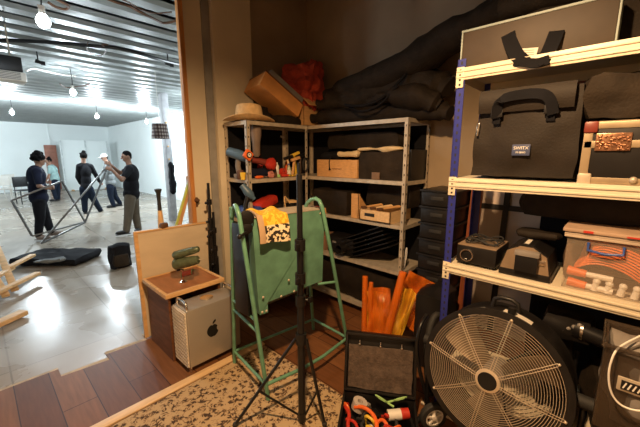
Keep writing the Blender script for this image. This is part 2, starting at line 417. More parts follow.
a = MB(); a.bb((-1.75, -1.9, -.1), (3.05, -1.8, 3.5)); struct('wall_front', a, 'wallb')
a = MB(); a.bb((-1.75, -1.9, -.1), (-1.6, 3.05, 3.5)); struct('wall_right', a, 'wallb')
a = MB(); a.bb((-1.75, -1.9, 3.5), (3.05, 3.07, 3.6)); struct('ceiling', a, 'ceil')
a = MB(); a.bb((1.372, 2.935, 0), (1.415, 2.985, 3.0), bev=.004); struct('trim_2', a, 'jamb', 'orange timber door lining')
a = MB(); a.bb((1.585, 2.925, 0), (1.655, 2.96, 3.5)); struct('trim_3', a, mat('grey_trunking', (.26, .25, .23), .5), 'grey vertical trunking on the wall')
# rug
a = MB()
a.prism([(-.6, -.5, .0005), (1.50, -.5, .0005), (1.50, 2.045, .0005), (-.6, 2.045, .0005)], (0, 0, .009))
solo('patterned_rug', 'large beige rug with dense brown pattern beneath the black tripod', 'rug', a, 'rug')

# ================================================================ SETTING : bright room
a = MB(); prof = []
y = 3.07; p_ = .36
while y < 19.4:
    prof += [(y, 3.0), (y+.16, 3.002), (y+.205, 3.034), (y+.315, 3.034)]; y += p_
prof.append((19.5, 3.0))
A = [a.bm.verts.new((-9, q[0], q[1])) for q in prof]; B = [a.bm.verts.new((5, q[0], q[1])) for q in prof]
for i in range(len(A)-1): a.bm.faces.new((A[i], A[i+1], B[i+1], B[i]))
bmesh.ops.solidify(a.bm, geom=a.bm.faces[:], thickness=.01)
struct('ceiling_studio', a, 'deck', 'corrugated metal deck ceiling of the bright room', ang=20)
a = MB(); a.bb((-9, 19.5, -.1), (5.1, 19.6, 3.2)); struct('wall_far', a, 'white_wall')
a = MB(); a.bb((5, 3.07, -.1), (5.1, 19.6, 3.2)); struct('wall_side', a, 'white_wall')
a = MB(); a.bb((-9.1, 3.07, -.1), (-9, 19.6, 3.2)); struct('wall_west', a, 'white_wall')
a = MB(); a.bb((-9, 3.0, -.1), (-1.6, 3.07, 3.2)); a.bb((3.0, 3.0, -.1), (5.1, 3.075, 3.2)); struct('wall_near', a, 'white_wall')
a = MB()
for x in (-4.0, -1.8, .4, 2.6): a.bb((x, 19.47, 0), (x+.03, 19.5, 3.0))
a.bb((-9, 19.47, 1.95), (4.99, 19.5, 2.0)); struct('trim_4', a, 'white_wall', 'panel battens on the far white wall')
# far door
ls = (onY(50, 188, 19.4).x, onY(62, 188, 19.4).x)
d = MB(); d.bb((ls[0], 19.40, 0), (ls[1], 19.46, 2.05), bev=.01)
do = struct('door_1', d, mat('terracotta_door', (.36, .15, .10), .6), 'terracotta door in the far wall')
d = MB(); d.ball((ls[1]-.12, 19.37, 1.0), .04); d.build('door_handle', 'chrome', do)
# white partition panel right of the door
p0 = onY(66, 190, 18.2); p1 = onY(112, 188, 18.2)
t = thing('partition_panel', 'large white free-standing partition panel right of the terracotta door', 'partition', (p0.x, 18.2, 0))
a = MB(); a.bb((p0.x, 18.2, 0), (p1.x, 18.27, 2.25), bev=.01); a.build('panel', 'white_wall', t)
a = MB()
for x in (p0.x, (p0.x+p1.x)/2, p1.x-.06): a.bb((x, 18.17, 0), (x+.06, 18.2, 2.25))
a.build('batten', mat('batten_grey', (.62, .66, .66), .6), t)
for x in (p0.x+.2, p1.x-.3):
    a = MB(); a.bb((x, 17.95, 0), (x+.08, 18.5, .05)); a.build('foot', 'pine', t)
# narrow column near the doorway
a = MB(); q = onY(163, 150, 8); q2 = onY(173, 150, 8)
a.bb((q.x+.07, 8, -.02), (q2.x-.02, 8.2, 3.02), bev=.01)
c_ = struct('wall_pier', a, mat('grey_pier', (.34, .34, .35), .7), 'narrow grey pier behind the door lining')
a = MB()
for z in (.9, 1.2, 1.5, 1.8, 2.1, 2.35): a.ball((q.x+.12, 7.985, z), .022)
a.build('fixing', 'pine', c_)
# black jacket hanging on pier
a = MB(); q = onY(174, 200, 7.6); a.soft((q.x+.10, 7.85, 1.05), (.11, .12, .7), rnd=.5, amp=.03, seed=4)
solo('hanging_cloth', 'dark cloth hanging on the grey pier behind the door lining', 'cloth', a, 'blackc')

# ceiling bulbs
def bulb(x, y, label, drop=.30):
    t = thing('hanging_bulb', label, 'light bulb', (x, y, 3.0-drop-.12), 'bare bulbs under the deck ceiling')
    z = 3.0-drop
    a = MB(); a.tube([(x, y, 3.0), (x+.01, y, 3-drop*.5), (x, y, z)], .005, n=6, smooth=1); a.build('cord', 'black', t)
    a = MB(); a.cyl((x, y, z-.03), (x, y, z+.03), .022); a.build('socket', 'white', t)
    a = MB(); a.lathe([(.004, -.13), (.03, -.12), (.045, -.09), (.045, -.07), (.03, -.04), (.016, -.02)], (x, y, z)); a.build('bulb', 'bulb', t)
    l = bpy.data.lights.new('bulb_light', 'POINT'); l.energy = (26 if x < 2 and x > 0 else 70) if y < 5 else (80 if y < 9 else 250); l.color = (.80, .92, 1.0); l.shadow_soft_size = .06
    lo = bpy.data.objects.new('bulb_light', l); COL.objects.link(lo); lo.location = (x, y, z-.20)
for px, py, lb in ((43, 20, 'bare glowing bulb on a cord, the largest and nearest one overhead'),
                   (73, 92, 'bare glowing bulb on a cord above the middle of the bright room'),
                   (12, 112, 'small far bulb glowing at the left edge near the far wall'),
                   (97, 116, 'small far bulb glowing above the white partition panel')):
    q = onZ(px, py, 2.63); bulb(q.x, q.y, lb)
for x, y in ((3.4, 4.7), (3.9, 7.5), (3.9, 11), (-7.4, 6), (-7.4, 11.5), (-4, 17.5), (-1, 16.5)):  # added unseen bulbs, extra light for the bright room
    bulb(x, y, 'added unseen bulb on a cord lighting the bright room outside the doorway view')
# AC unit
q = onY(-8, 66, 5); q2 = onY(25, 66, 5)
t = thing('air_conditioner', 'dark air conditioning unit with pale lower tray hung from the deck ceiling', 'air conditioner', (q2.x-.3, 5.1, 2.4))
a = MB(); a.bb((q2.x-.75, 5.0, 2.50), (q2.x-.02, 5.3, 2.66), bev=.015); a.build('housing', 'blackpl', t)
a = MB(); a.bb((q2.x-.75, 4.98, 2.40), (q2.x, 5.3, 2.50), bev=.02); a.build('tray', 'white', t)
a = MB()
for i in range(5): a.bb((q2.x-.7, 4.972, 2.415+i*.016), (q2.x-.05, 4.98, 2.422+i*.016))
a.build('louvre', 'grey', t)
for x in (q2.x-.6, q2.x-.1):
    a = MB(); a.cyl((x, 5.15, 2.66), (x, 5.15, 3.01), .008, n=6); a.build('hanger', 'steel', t)
# cables along ceiling
def cable(name, label, pts, z0, r, m_, cat='cable', **k):
    a = MB(); a.tube([onZ(x, y, z0+dz) for x, y, dz in pts], r, n=8, smooth=2); return solo(name, label, cat, a, m_, **k)
cable('ceiling_hose', 'long black hose slung across under the deck ceiling', [(-5, 40, -.02), (30, 41, 0), (62, 43, 0), (95, 46, -.03), (120, 48, 0), (145, 55, -.03), (172, 63, 0), (190, 66, .05)], 2.88, .020, 'black', 'hose')
cable('ceiling_wire', 'thin looped dark wire hanging from the black hose', [(88, 42, 0), (86, 50, 0), (96, 56, 0), (104, 55, 0), (107, 48, 0), (100, 44, 0), (108, 45, 0)], 2.86, .006, 'brown')
cable('ceiling_wire', 'pale cable running right from the air conditioning unit', [(26, 71, -.1), (32, 68, 0), (42, 70, 0), (58, 74, 0), (76, 76, 0)], 2.9, .014, 'white')
cable('ceiling_wire', 'bundle of brown wires at the top right of the deck ceiling', [(100, -4, 0), (118, 3, -.02), (130, 6, 0), (140, 12, -.05), (156, 20, -.03), (164, 24, 0), (180, 20, 0)], 2.95, .012, 'brown')
cable('ceiling_wire', 'thin wire sagging above the bundle of brown wires', [(108, -3, 0), (125, 0, 0), (138, 8, -.1), (152, 14, -.05), (172, 12, 0)], 2.95, .006, 'brown')
cable('ceiling_wire', 'looped cable hanging above the nearest bulb, at the top edge', [(48, 2, 0), (55, 7, -.02), (66, 10, 0), (70, 6, 0), (58, 0, 0), (52, -3, 0)], 2.95, .012, 'brown')
cable('ceiling_wire', 'thin wire above the middle bulb in the bright room', [(60, 84, 0), (66, 88, 0), (73, 87, 0), (82, 86, 0), (90, 84, 0)], 2.92, .010, 'brown')
for px, py, lb in ((38, 61, 'small black clamp under the deck ceiling right of the air conditioner'), (168, 63, 'small black clamp where the black hose meets the door lining')):
    q = onZ(px, py, 2.88); a = MB(); a.cyl(q+V((-.03, 0, 0)), q+V((.04, 0, -.02)), .03, .02); a.cyl(q, q+V((0, 0, .13)), .008, n=6); a.box(q+V((.05, 0, -.02)), (.05, .02, .05))
    solo('ceiling_clamp', lb, 'clamp', a, 'black')
# plaid pendant lamp
q = onY(160, 131, 6)
t = thing('pendant_lamp', 'plaid fabric drum lampshade hanging in front of the white side wall', 'pendant lamp', (q.x, 6, q.z-.13))
a = MB(); rr = abs(onY(170, 131, 6).x-onY(150, 131, 6).x)/2*.86
a.lathe([(rr, -.13), (rr*.82, .12), (rr*.79, .12), (rr*.97, -.13)], (q.x, 6, q.z), closed=True); a.build('lamp_shade', 'plaid', t)
a = MB(); a.tube([(q.x, 6, q.z+.1), (q.x, 6, 3.0)], .004, n=6); a.build('cord', 'white', t)
a = MB()
for k in range(3): a.cyl((q.x, 6, q.z+.115), (q.x+rr*.8*math.cos(k*2.1), 6+rr*.8*math.sin(k*2.1), q.z+.115), .004, n=6)
a.build('shade_ring', 'steel', t)

# floor items in the bright room
b0, b1, b2 = onZ(30, 262), onZ(92, 262), onZ(62, 276)
t = thing('equipment_bag', 'flat black bag lying open on the pale glossy floor', 'bag', ((b0.x+b1.x)/2, (b0.y+b2.y)/2+.1, 0), rz=0)
m1 = onZ(61, 262); ang = math.atan2((b1-b2).y, (b1-b2).x)
a = MB(); a.soft((m1.x, m1.y+.15, .055), ((b1-b2).length*1.05, (b0-b2).length*.9, .10), rot=(0, 0, ang), rnd=.22, amp=.03, seed=2); a.build('body', 'blackc', t)
a = MB(); q = onZ(50, 262, .09); a.soft((q.x, q.y, .11), (.34, .12, .05), rot=(0, 0, -.5), rnd=.6, amp=.03, seed=3); a.build('lining', 'greyc', t)
q = onZ(124, 268)
t = thing('backpack', 'small black backpack sitting on the floor left of the plywood board', 'backpack', (q.x, q.y+.1, 0))
a = MB(); a.soft((q.x, q.y+.12, .16), (.26, .22, .34), rnd=.45, amp=.03, seed=6); a.build('body', 'blackc', t)
a = MB(); a.soft((q.x-.02, q.y+.01, .12), (.20, .08, .18), rnd=.5, amp=.01, seed=7); a.build('front_pocket', 'fabric2', t)
a = MB(); a.tube([(q.x-.10, q.y, .28), (q.x-.16, q.y-.05, .16), (q.x-.17, q.y-.06, .05), (q.x-.10, q.y, .02)], .014, smooth=2); a.build('strap', 'blackc', t)
# overturned timber trestle at left edge
t = thing('timber_trestle', 'overturned pale timber trestle at the left edge of the bright room', 'trestle', (onZ(10, 285).x, 4.9, 0))
def bm2(p, q, z0, z1, w=.07, h=.035): a = MB(); a.beam(onZ(*p, z0), onZ(*q, z1), w, h, bev=.004); return a
bm2((-12, 297), (38, 273), .10, .10).build('beam', 'pine', t)
bm2((8, 268), (33, 255), .18, .18).build('rail', 'pine', t)
bm2((-6, 240), (15, 290), .42, .03).build('leg', 'pine', t)
bm2((-14, 262), (6, 296), .30, .03).build('leg', 'pine', t)
bm2((-8, 279), (12, 268), .2, .14).build('rail', 'pine', t)
a = MB(); a.beam(onZ(-20, 332, .03), onZ(24, 312, .03), .10, .045, bev=.004)
solo('timber_offcut', 'short pale timber offcut on the floor at the left edge', 'timber', a, 'pine')
# chairs at far left
def far_chair(px, py, Y, label, m_, rz=0):
    q = onY(px, py, Y)
    t = thing('side_chair', label, 'chair', (q.x, Y, 0), rz=rz)
    def L_(v): return wmat(t) @ V(v)
    a = MB(); a.box((0, 0, .45), (.42, .42, .04), bev=.01); MBlocal(a, 'seat', m_, t)
    a = MB(); a.box((0, .2, .72), (.40, .03, .34), bev=.01); MBlocal(a, 'backrest', m_, t)
    for sx in (-.18, .18):
        for sy in (-.18, .18):
            a = MB(); a.cyl((sx, sy, 0), (sx, sy, .44 if sy < 0 else .86), .015, n=8); MBlocal(a, 'leg', m_, t)
def MBlocal(a, name, m_, parent):
    o = a.build(name, m_); o.parent = parent; return o
far_chair(6, 200, 15.5, 'white chair far away at the left edge of the bright room', 'white')
far_chair(15, 200, 16.5, 'white chair far away, second from the left edge', 'white', .4)
far_chair(26, 200, 14.5, 'dark chair behind the person in the navy shirt', 'black', .3)

# ================================================================ PEOPLE
def hand(a, wrist, d, side, curl=.5, s=1.0):
    """palm and five bent fingers; d = direction of the hand, side = direction of thumb"""
    d = V(d).normalized(); side = (V(side)-d*V(side).dot(d)).normalized(); n = d.cross(side)
    w = V(wrist); pm = w+d*.05*s
    a.ball(pm, (.040*s, .045*s, .018*s), rot=Matrix((side, d, n)).transposed().to_4x4())
    a.cap(w, pm, .024*s, .022*s, 8)
    for i, (off, ln) in enumerate(((.028, .072), (.010, .080), (-.009, .074), (-.027, .058))):
        b0 = w+d*.085*s+side*off*s
        d1 = (d*math.cos(curl*.7)+n*math.sin(curl*.7)); d2 = (d*math.cos(curl*1.9)+n*math.sin(curl*1.9))
        j = b0+d1*ln*.5*s; a.cap(b0-d*.02*s, j, .0105*s, .0095*s, 7); a.cap(j, j+d2*ln*.5*s, .0095*s, .0085*s, 7)
    b0 = w+d*.025*s+side*.025*s; j = b0+(side*.7+d*.6+n*.3)*.04*s
    a.cap(b0, j, .0125*s, .011*s, 7); a.cap(j, j+(d*.9+side*.2+n*.5)*.032*s, .011*s, .0095*s, 7)
def person(label, J, face, skin, top, bottom, hair, sleeve=.5, hands=None, cap=False, extra=None, shoe='blackpl', k=1.0, group=None, bulk=1.15):
    """J: joints in world space; limbs taper; the body is one remeshed surface"""
    g = lambda n_: V(J[n_])
    pel, che, nek, hd = g('pelvis'), g('chest'), g('neck'), g('head')
    t = thing('person', label, 'person', (pel.x, pel.y, 0), group)
    f = V(face).normalized(); upv = (hd-nek).normalized(); f = (f-upv*f.dot(upv)).normalized(); sd = upv.cross(f)
    hm = Matrix((sd, f, upv)).transposed().to_4x4()
    a = MB()
    # head with face
    a.ball(hd, (.072*k, .092*k, .105*k), n=18, rot=hm)
    a.ball(hd+f*.022*k-upv*.062*k, (.050*k, .060*k, .050*k), n=14, rot=hm)               # jaw
    a.cap(hd+f*.092*k+upv*.005*k, hd+f*.112*k-upv*.022*k, .009*k, .014*k, 8)               # nose
    a.ball(hd+f*.080*k-upv*.058*k, (.026*k, .014*k, .010*k), rot=hm)                      # mouth
    a.ball(hd+f*.080*k+upv*.024*k, (.05*k, .014*k, .010*k), rot=hm)                       # brow
    for s_ in (-1, 1): a.ball(hd+sd*s_*.074*k-upv*.005*k, (.010*k, .020*k, .030*k), rot=hm)
    a.cap(nek-upv*.03*k, hd-upv*.05*k, .058*k, .052*k)
    shl, shr = g('shL'), g('shR'); hl, hr = g('hipL'), g('hipR')
    ax = (shr-shl).normalized(); fr = V((0, 0, 1)).cross(ax)
    def torso(a, e):
        m_ = (che-pel).normalized(); fd = ax.cross(m_).normalized(); mm = Matrix((ax, fd, m_)).transposed().to_4x4()
        w = (shr-shl).length/2
        a.ball(che+m_*.03, (w*.86+e, .115*k*bulk+e, .20*k+e), n=18, rot=mm)
        a.ball(che.lerp(pel, .5), (w*.76+e, .112*k*bulk+e, .20*k+e), n=18, rot=mm)
        a.ball(pel+m_*.03, (w*.80+e, .118*k*bulk+e, .14*k+e), n=18, rot=mm)
        a.cap(shl.lerp(nek, .1), nek-m_*.045, .062*k+e, .066*k+e*.3); a.cap(shr.lerp(nek, .1), nek-m_*.045, .062*k+e, .066*k+e*.3)
    torso(a, 0)
    for s_ in 'LR':
        sh, el, ha = g('sh'+s_), g('el'+s_), g('ha'+s_)
        a.cap(sh, el, .055*k, .040*k); a.cap(el, ha, .042*k, .026*k)
        dd, ss, cu = (hands or {}).get(s_, ((ha-el), V((0, 0, 1)), .9)); hand(a, ha, dd, ss, cu, k)
        hp, kn, an, to = g('hip'+s_), g('kn'+s_), g('an'+s_), g('to'+s_)
        a.cap(hp, kn, .088*k, .056*k); a.cap(kn, kn.lerp(an, .35), .055*k, .056*k); a.cap(kn.lerp(an, .35), an, .056*k, .036*k)
        a.cap(an, to, .036*k, .028*k)
    a.build('body', skin, t, remesh=.0085, smooth=3)
    # clothes
    a = MB(); torso(a, .020)
    for s_ in 'LR':
        sh, el, ha = g('sh'+s_), g('el'+s_), g('ha'+s_)
        if sleeve < 1: q = sh.lerp(el, sleeve); a.cap(sh, q, .068*k, .062*k)
        else: a.cap(sh, el, .070*k, .056*k); a.cap(el, el.lerp(ha, sleeve-1), .056*k, .040*k)
    a.build('shirt', top, t, remesh=.012, smooth=5)
    a = MB(); m_ = (che-pel).normalized(); fd = ax.cross(m_).normalized(); w = (shr-shl).length/2
    a.ball(pel-m_*.0, (w*.82+.016, .118*k+.018, .13*k), n=18, rot=Matrix((ax, fd, m_)).transposed().to_4x4())
    for s_ in 'LR':
        hp, kn, an = g('hip'+s_), g('kn'+s_), g('an'+s_)
        a.cap(hp, kn, .112*k, .084*k); a.cap(kn, an, .083*k, .066*k)
    a.build('trousers', bottom, t, remesh=.012, smooth=5)
    for s_ in 'LR':
        an, to = g('an'+s_), g('to'+s_); d = (to-an); d.z = 0; d.normalize(); sdd = d.cross(V((0, 0, 1)))
        mm = Matrix((sdd, d, V((0, 0, 1)))).transposed().to_4x4(); lo = V((an.x, an.y, 0))+V((0, 0, min(an.z, to.z)-.05))
        lo.z = max(lo.z, 0)
        a = MB(); a.ball(lo+d*.07+V((0, 0, .045)), (.048*k, .135*k, .042*k), rot=mm, n=14); a.ball(lo+d*.0+V((0, 0, .065)), (.045*k, .06*k, .055*k), rot=mm)
        a.box(lo+d*.065+V((0, 0, .008)), (.085*k, .26*k, .016), rot=mm, bev=.005)
        a.build('shoe', shoe, t)
    a = MB()
    if hair == 'curly':
        c0 = hd+upv*.045*k-f*.03*k; a.ball(c0, (.108*k, .115*k, .095*k), n=16, rot=hm)
        for i in range(46):
            v_ = V((random.gauss(0, 1), random.gauss(0, 1), random.gauss(0, 1))).normalized()
            if v_.dot(f) > .55 or v_.dot(upv) < -.75: continue
            a.ball(c0+v_*.10*k, .034*k, 8)
        a.ball(hd-f*.06*k+upv*.13*k, .05*k)
    elif hair == 'bun':
        a.ball(hd+upv*.03*k-f*.022*k, (.086*k, .096*k, .098*k), n=16, rot=hm)
        a.ball(hd+upv*.125*k-f*.05*k, (.05*k, .05*k, .045*k), n=12, rot=hm)
        for i in range(14):
            v_ = V((random.gauss(0, 1), random.gauss(0, 1), random.gauss(0, 1))).normalized()
            if v_.dot(f) < .3: a.ball(hd+upv*.03*k+v_*.085*k, .025*k, 8)
    else:
        a.ball(hd+upv*.030*k-f*.014*k, (.078*k, .090*k, .088*k), n=16, rot=hm)
        a.ball(hd-f*.035*k-upv*.02*k, (.066*k, .058*k, .06*k), n=12, rot=hm)
    a.build('hair', 'hair', t, remesh=.010, smooth=1)
    for s_ in (-1, 1):
        a = MB(); a.ball(hd+sd*s_*.030*k+f*.083*k+upv*.006*k, .010*k, 8); a.build('eye', 'eye', t)
    if cap:
        a = MB(); a.lathe([(.092*k, 0), (.090*k, .05*k), (.065*k, .085*k), (.01, .10*k), (.001, .10*k)], hd+upv*.025*k, upv); 
        a.box(hd+upv*.035*k+f*.12*k, (.13*k, .10*k, .012), rot=hm, bev=.004); a.build('cap', 'white', t)
    if extra: extra(t, dict(hd=hd, f=f, up=upv, nek=nek, che=che))
    return t
def JP(Y, **d):
    """joint (image x, image y, extra depth) on the plane the person stands in"""
    return {n_: onY(q[0], q[1], Y+(q[2] if len(q) > 2 else 0)) for n_, q in d.items()}

# man in black polo at right
Y5 = 7.35
def lanyard(t, h):
    a = MB(); n0 = h['nek']; f = h['f']
    a.tube([n0+V((0, .06, .01)), n0+f*.09+V((0, .07, -.05)), h['che']+f*.155+V((0, .01, .02)), n0+f*.09+V((0, -.07, -.05)), n0+V((0, -.06, .01))], .009, n=6, smooth=1)
    a.build('lanyard', 'white', t)
person('man in black short-sleeved shirt and khaki trousers holding up a frame corner at right',
    JP(Y5, head=(126.5, 156.5), neck=(129.5, 165.5), chest=(131, 176), pelvis=(131.5, 195),
       shL=(129, 170, -.19), shR=(132, 169, .19), elL=(122, 180, -.30), elR=(120, 173, .24), haL=(112.5, 170.5, -.22), haR=(111, 165, .14),
       hipL=(130, 198, -.09), hipR=(133, 198, .09), knL=(128.5, 214, -.12), knR=(135.5, 214, .10), anL=(126.5, 230.2, -.14), anR=(138.5, 229.5, .02),
       toL=(121, 232.2, -.14), toR=(136.5, 233, -.09)),
    (-1, -.12, .02), 'skin', 'blackc', 'khaki', 'short', sleeve=.62, extra=lanyard,
    hands={'L': ((-.8, 0, .5), (0, 0, 1), 1.2), 'R': ((-.8, .1, .5), (0, 0, 1), 1.2)})
Y1 = 8.05
person('person with curly black hair in navy shirt carrying the left metal frame',
    JP(Y1, head=(39.5, 160), neck=(38, 168), chest=(36.5, 178), pelvis=(39, 199),
       shL=(36, 171, .18), shR=(36.5, 172, -.18), elL=(41, 184, .26), elR=(39, 186, -.24), haL=(47, 187.5, .12), haR=(47, 188.5, -.12),
       hipL=(40, 203, .09), hipR=(39, 203, -.09), knL=(46, 218, .12), knR=(40, 218, -.10), anL=(51, 231, .06), anR=(38.5, 234, -.08),
       toL=(56, 232.5, .05), toR=(43, 237, -.12)),
    (1, -.15, -.25), 'skin', 'navy', 'blackc', 'curly', sleeve=.75, k=.97, shoe=mat('tan_shoes', (.20, .15, .12), .6),
    hands={'L': ((1, 0, .1), (0, 0, 1), 1.2), 'R': ((1, 0, .1), (0, 0, 1), 1.2)})
Y2 = 10.8
person('person with dark hair bun in loose black sweater seen from behind, in the middle',
    JP(Y2, head=(83.5, 156.5), neck=(83.5, 163), chest=(85.5, 173), pelvis=(86.5, 187),
       shL=(79, 167, 0), shR=(91, 167, 0), elL=(77.5, 177, .05), elR=(97, 177, .05), haL=(80.5, 184, .22), haR=(99.5, 182, .22),
       hipL=(84, 189, 0), hipR=(89, 189, 0), knL=(84.5, 200, .05), knR=(94, 200, .02), anL=(85, 210.5, 0), anR=(100, 209.5, .0),
       toL=(86, 211.5, .16), toR=(102, 210.5, .16)),
    (.1, 1, -.1), 'skin2', 'blackc', 'denim', 'bun', sleeve=1.9, k=1.0)
Y3 = 11.5
person('person in grey sweatshirt and white cap walking behind the man in black',
    JP(Y3, head=(104.5, 157.5), neck=(106.5, 163), chest=(109, 171), pelvis=(111, 184),
       shL=(107, 166, -.17), shR=(111, 166, .17), elL=(104.5, 175, -.2), elR=(113.5, 175, .2), haL=(101.5, 181, -.15), haR=(110, 182, .2),
       hipL=(110, 187, -.07), hipR=(112, 187, .07), knL=(110.5, 196, -.08), knR=(115, 196, .08), anL=(113.5, 205, -.1), anR=(120, 203, .1),
       toL=(110, 206.2, -.1), toR=(117, 205, .1)),
    (-1, -.1, 0), 'skin2', 'greyc', 'denim', 'short', sleeve=1.9, k=.95, cap=True)
Y4 = 14.45
person('person in pale teal shirt bending forward far behind the navy shirt',
    JP(Y4, head=(48.5, 161), neck=(50, 165.5), chest=(53, 171), pelvis=(55.5, 179.5),
       shL=(50, 167.5, -.15), shR=(53, 167.5, .15), elL=(49, 175, -.15), elR=(52, 176, .2), haL=(46.5, 180, -.1), haR=(49, 181, .2),
       hipL=(55, 182, -.07), hipR=(57, 182, .07), knL=(53.5, 190, -.08), knR=(58, 190, .1), anL=(56, 198.5, -.08), anR=(58.5, 198, .15),
       toL=(53.5, 199.8, -.08), toR=(56, 199.6, .15)),
    (-1, -.3, -.1), 'skin', 'tealc', 'denim', 'bun', sleeve=.7, k=.9)
# the two carried frames
def frame(label, pts, Ys, n):
    P = [onY(x, y, Y) for (x, y), Y in zip(pts, Ys)]
    for p in P: p.z = max(p.z, .02)
    c = sum(P, V())/4
    t = thing('metal_frame', label, 'frame', (c.x, c.y, min(p.z for p in P)))
    for i in range(4):
        a = MB(); a.beam(P[i], P[(i+1) % 4], .028, .028, bev=.003); a.build('rail', 'frame_metal', t)
frame('dull metal frame held by the person in navy, its left corner raised', [(11.5, 200.5), (62, 181), (85, 222), (32, 236)], [7.7, 7.7, 8.0, 7.9], 0)
frame('dull metal frame standing on its lower corner, held up by the man in black', [(41, 243.5), (103.5, 170.5), (108.5, 165), (85, 222.5)], [7.25, 7.3, 7.35, 7.7], 1)

# ================================================================ LEFT CORNER : plywood, cabinet, computer
t = thing('plywood_board', 'pale plywood board leaning in the doorway behind the brown cabinet', 'board', (1.17, 2.91, 0))
a = MB(); a.prism([(.865, 2.895, .012), (1.50, 2.895, .012), (1.50, 2.91, .945), (.865, 2.91, .955)], (0, .014, 0)); a.build('panel', 'ply', t)
a = MB(); a.beam((.862, 2.902, .010), (.862, 2.917, .96), .018, .03); a.build('edge_batten', 'pine', t)
a = MB(); a.beam((.85, 2.917, .962), (1.50, 2.917, .952), .03, .014); a.build('edge_batten', 'pine', t)
# crate hidden behind board with bat
a = MB(); a.bb((1.02, 2.985, -.012), (1.30, 3.25, .42), bev=.005); solo('wooden_box', 'timber box on the floor behind the plywood board', 'box', a, 'pine')
q = onY(158, 190, 3.12)
t = thing('baseball_bat', 'black-gripped wooden bat standing upright behind the plywood board', 'bat', (q.x, 3.12, .42))
a = MB(); a.lathe([(.001, .425), (.033, .43), (.033, .8), (.028, .95), (.019, 1.09)], (q.x, 3.12, 0)); a.build('barrel', 'pine', t)
a = MB(); a.lathe([(.019, 1.08), (.016, 1.18), (.02, 1.25), (.030, 1.275), (.031, 1.29), (.001, 1.295)], (q.x, 3.12, 0)); a.build('grip', 'rubber', t)
q = onY(165, 229, 2.92); a = MB(); a.soft((q.x, 2.925, .985), (.07, .05, .05), rnd=.6, amp=.02, seed=9, n=6)
solo('leather_pouch', 'small dark brown pouch resting on the top edge of the plywood board', 'pouch', a, 'brown')
# timber A-frame by the jamb
t = thing('stepladder', 'narrow timber stepladder frame standing in the doorway beside the door lining', 'stepladder', (1.36, 3.25, 0))
def tb(p, q, Y, w, h, name, m_='jamb'):
    a = MB(); A_, B_ = onY(*p, Y), onY(*q, Y); a.beam(A_, B_, w, h, bev=.003); a.build(name, m_, t)
def foot(p, q, Y):
    A_, B_ = onY(*p, Y), onY(*q, Y); k = (A_.z+.01)/(A_.z-B_.z); return A_, A_+(B_-A_)*k
for Y, nm in ((3.22, 'rail'),):
    A_, B_ = foot((192, 172), (176, 236), 3.22); a = MB(); a.beam(A_, B_, .055, .035, bev=.003); a.build('rail', 'jamb', t)
    A_, B_ = foot((188, 176), (192, 236), 3.26); a = MB(); a.beam(A_, B_, .045, .03, bev=.003); a.build('rail', 'jamb', t)
tb((180, 226), (191, 224), 3.24, .03, .02, 'rung'); tb((187, 196), (190, 195), 3.24, .03, .02, 'rung')
t2 = thing('spirit_level', 'thin yellow-green strip leaning beside the timber stepladder', 'strip', (1.25, 3.2, 0))
A_, B_ = foot((190, 178), (173, 236), 3.17); a = MB(); a.beam(A_, B_, .018, .02); a.build('strip', mat('yellow_green', (.45, .45, .05), .5), t2)
# wall hook
q = onY(196, 200, 2.945); a = MB(); a.lathe([(.02, 0), (.026, .01), (.012, .03), (.016, .05), (.001, .055)], (q.x, 2.95, q.z), (0, -1, 0)); a.box((q.x, 2.945, q.z-.02), (.03, .008, .09))
solo('door_catch', 'small dark metal catch on the cream wall beside the door lining', 'catch', a, 'brown')
# folded light stands against the wall
def folded(px, label, top, Y=2.82, sc=1.0):
    q = onY(px, top, Y); x = q.x
    t = thing('folded_light_stand', label, 'light stand', (x, Y, 0))
    a = MB(); a.cyl((x, Y, .02), (x, Y, q.z), .013); a.cyl((x, Y, .02), (x, Y, q.z-.35), .018); a.build('pole', 'black', t)
    for k in range(3):
        an = k*2*PI/3+.4; a = MB(); a.tube([(x+.030*math.cos(an), Y+.030*math.sin(an), .0), (x+.028*math.cos(an), Y+.028*math.sin(an), .62), (x+.02*math.cos(an), Y+.02*math.sin(an), q.z-.45)], .009, n=8); a.build('leg', 'black', t)
    for z in (q.z-.36, q.z-.18, q.z-.5):
        a = MB(); a.cyl((x, Y, z-.025), (x, Y, z+.025), .024); a.build('collar', 'blackpl', t)
        a = MB(); a.cyl((x, Y, z), (x-.04, Y-.03, z), .007); a.ball((x-.05, Y-.035, z), .014); a.build('knob', 'blackpl', t)
folded(208, 'folded black light stand leaning on the wall behind the silver computer, the taller', 183)
folded(213, 'folded black light stand against the wall behind the silver computer, the shorter', 212, 2.80)
# brown cabinet
t = thing('wooden_cabinet', 'dark brown bedside-size cabinet with pale-edged top behind the silver computer', 'cabinet', (1.07, 2.6, 0))
X0, X1, Y0, Y1, H0 = .885, 1.32, 2.40, 2.84, .545
a = MB(); a.bb((X0, Y0, .0), (X0+.018, Y1, H0)); a.build('side_panel', 'cab', t)
a = MB(); a.bb((X1-.018, Y0, .0), (X1, Y1, H0)); a.build('side_panel', 'cab', t)
a = MB(); a.bb((X0+.018, Y1-.01, .0), (X1-.018, Y1, H0)); a.build('back_panel', 'cab', t)
a = MB(); a.bb((X0+.018, Y0+.02, .27), (X1-.018, Y1-.01, .288)); a.build('shelf', 'cab', t)
a = MB(); a.bb((X0+.018, Y0+.03, 0), (X1-.018, Y0+.045, .05)); a.build('plinth', 'cab', t)
a = MB(); a.bb((X0-.005, Y0-.005, H0), (X1+.005, Y1, H0+.02)); tp = a.build('top', 'cabtop', t)
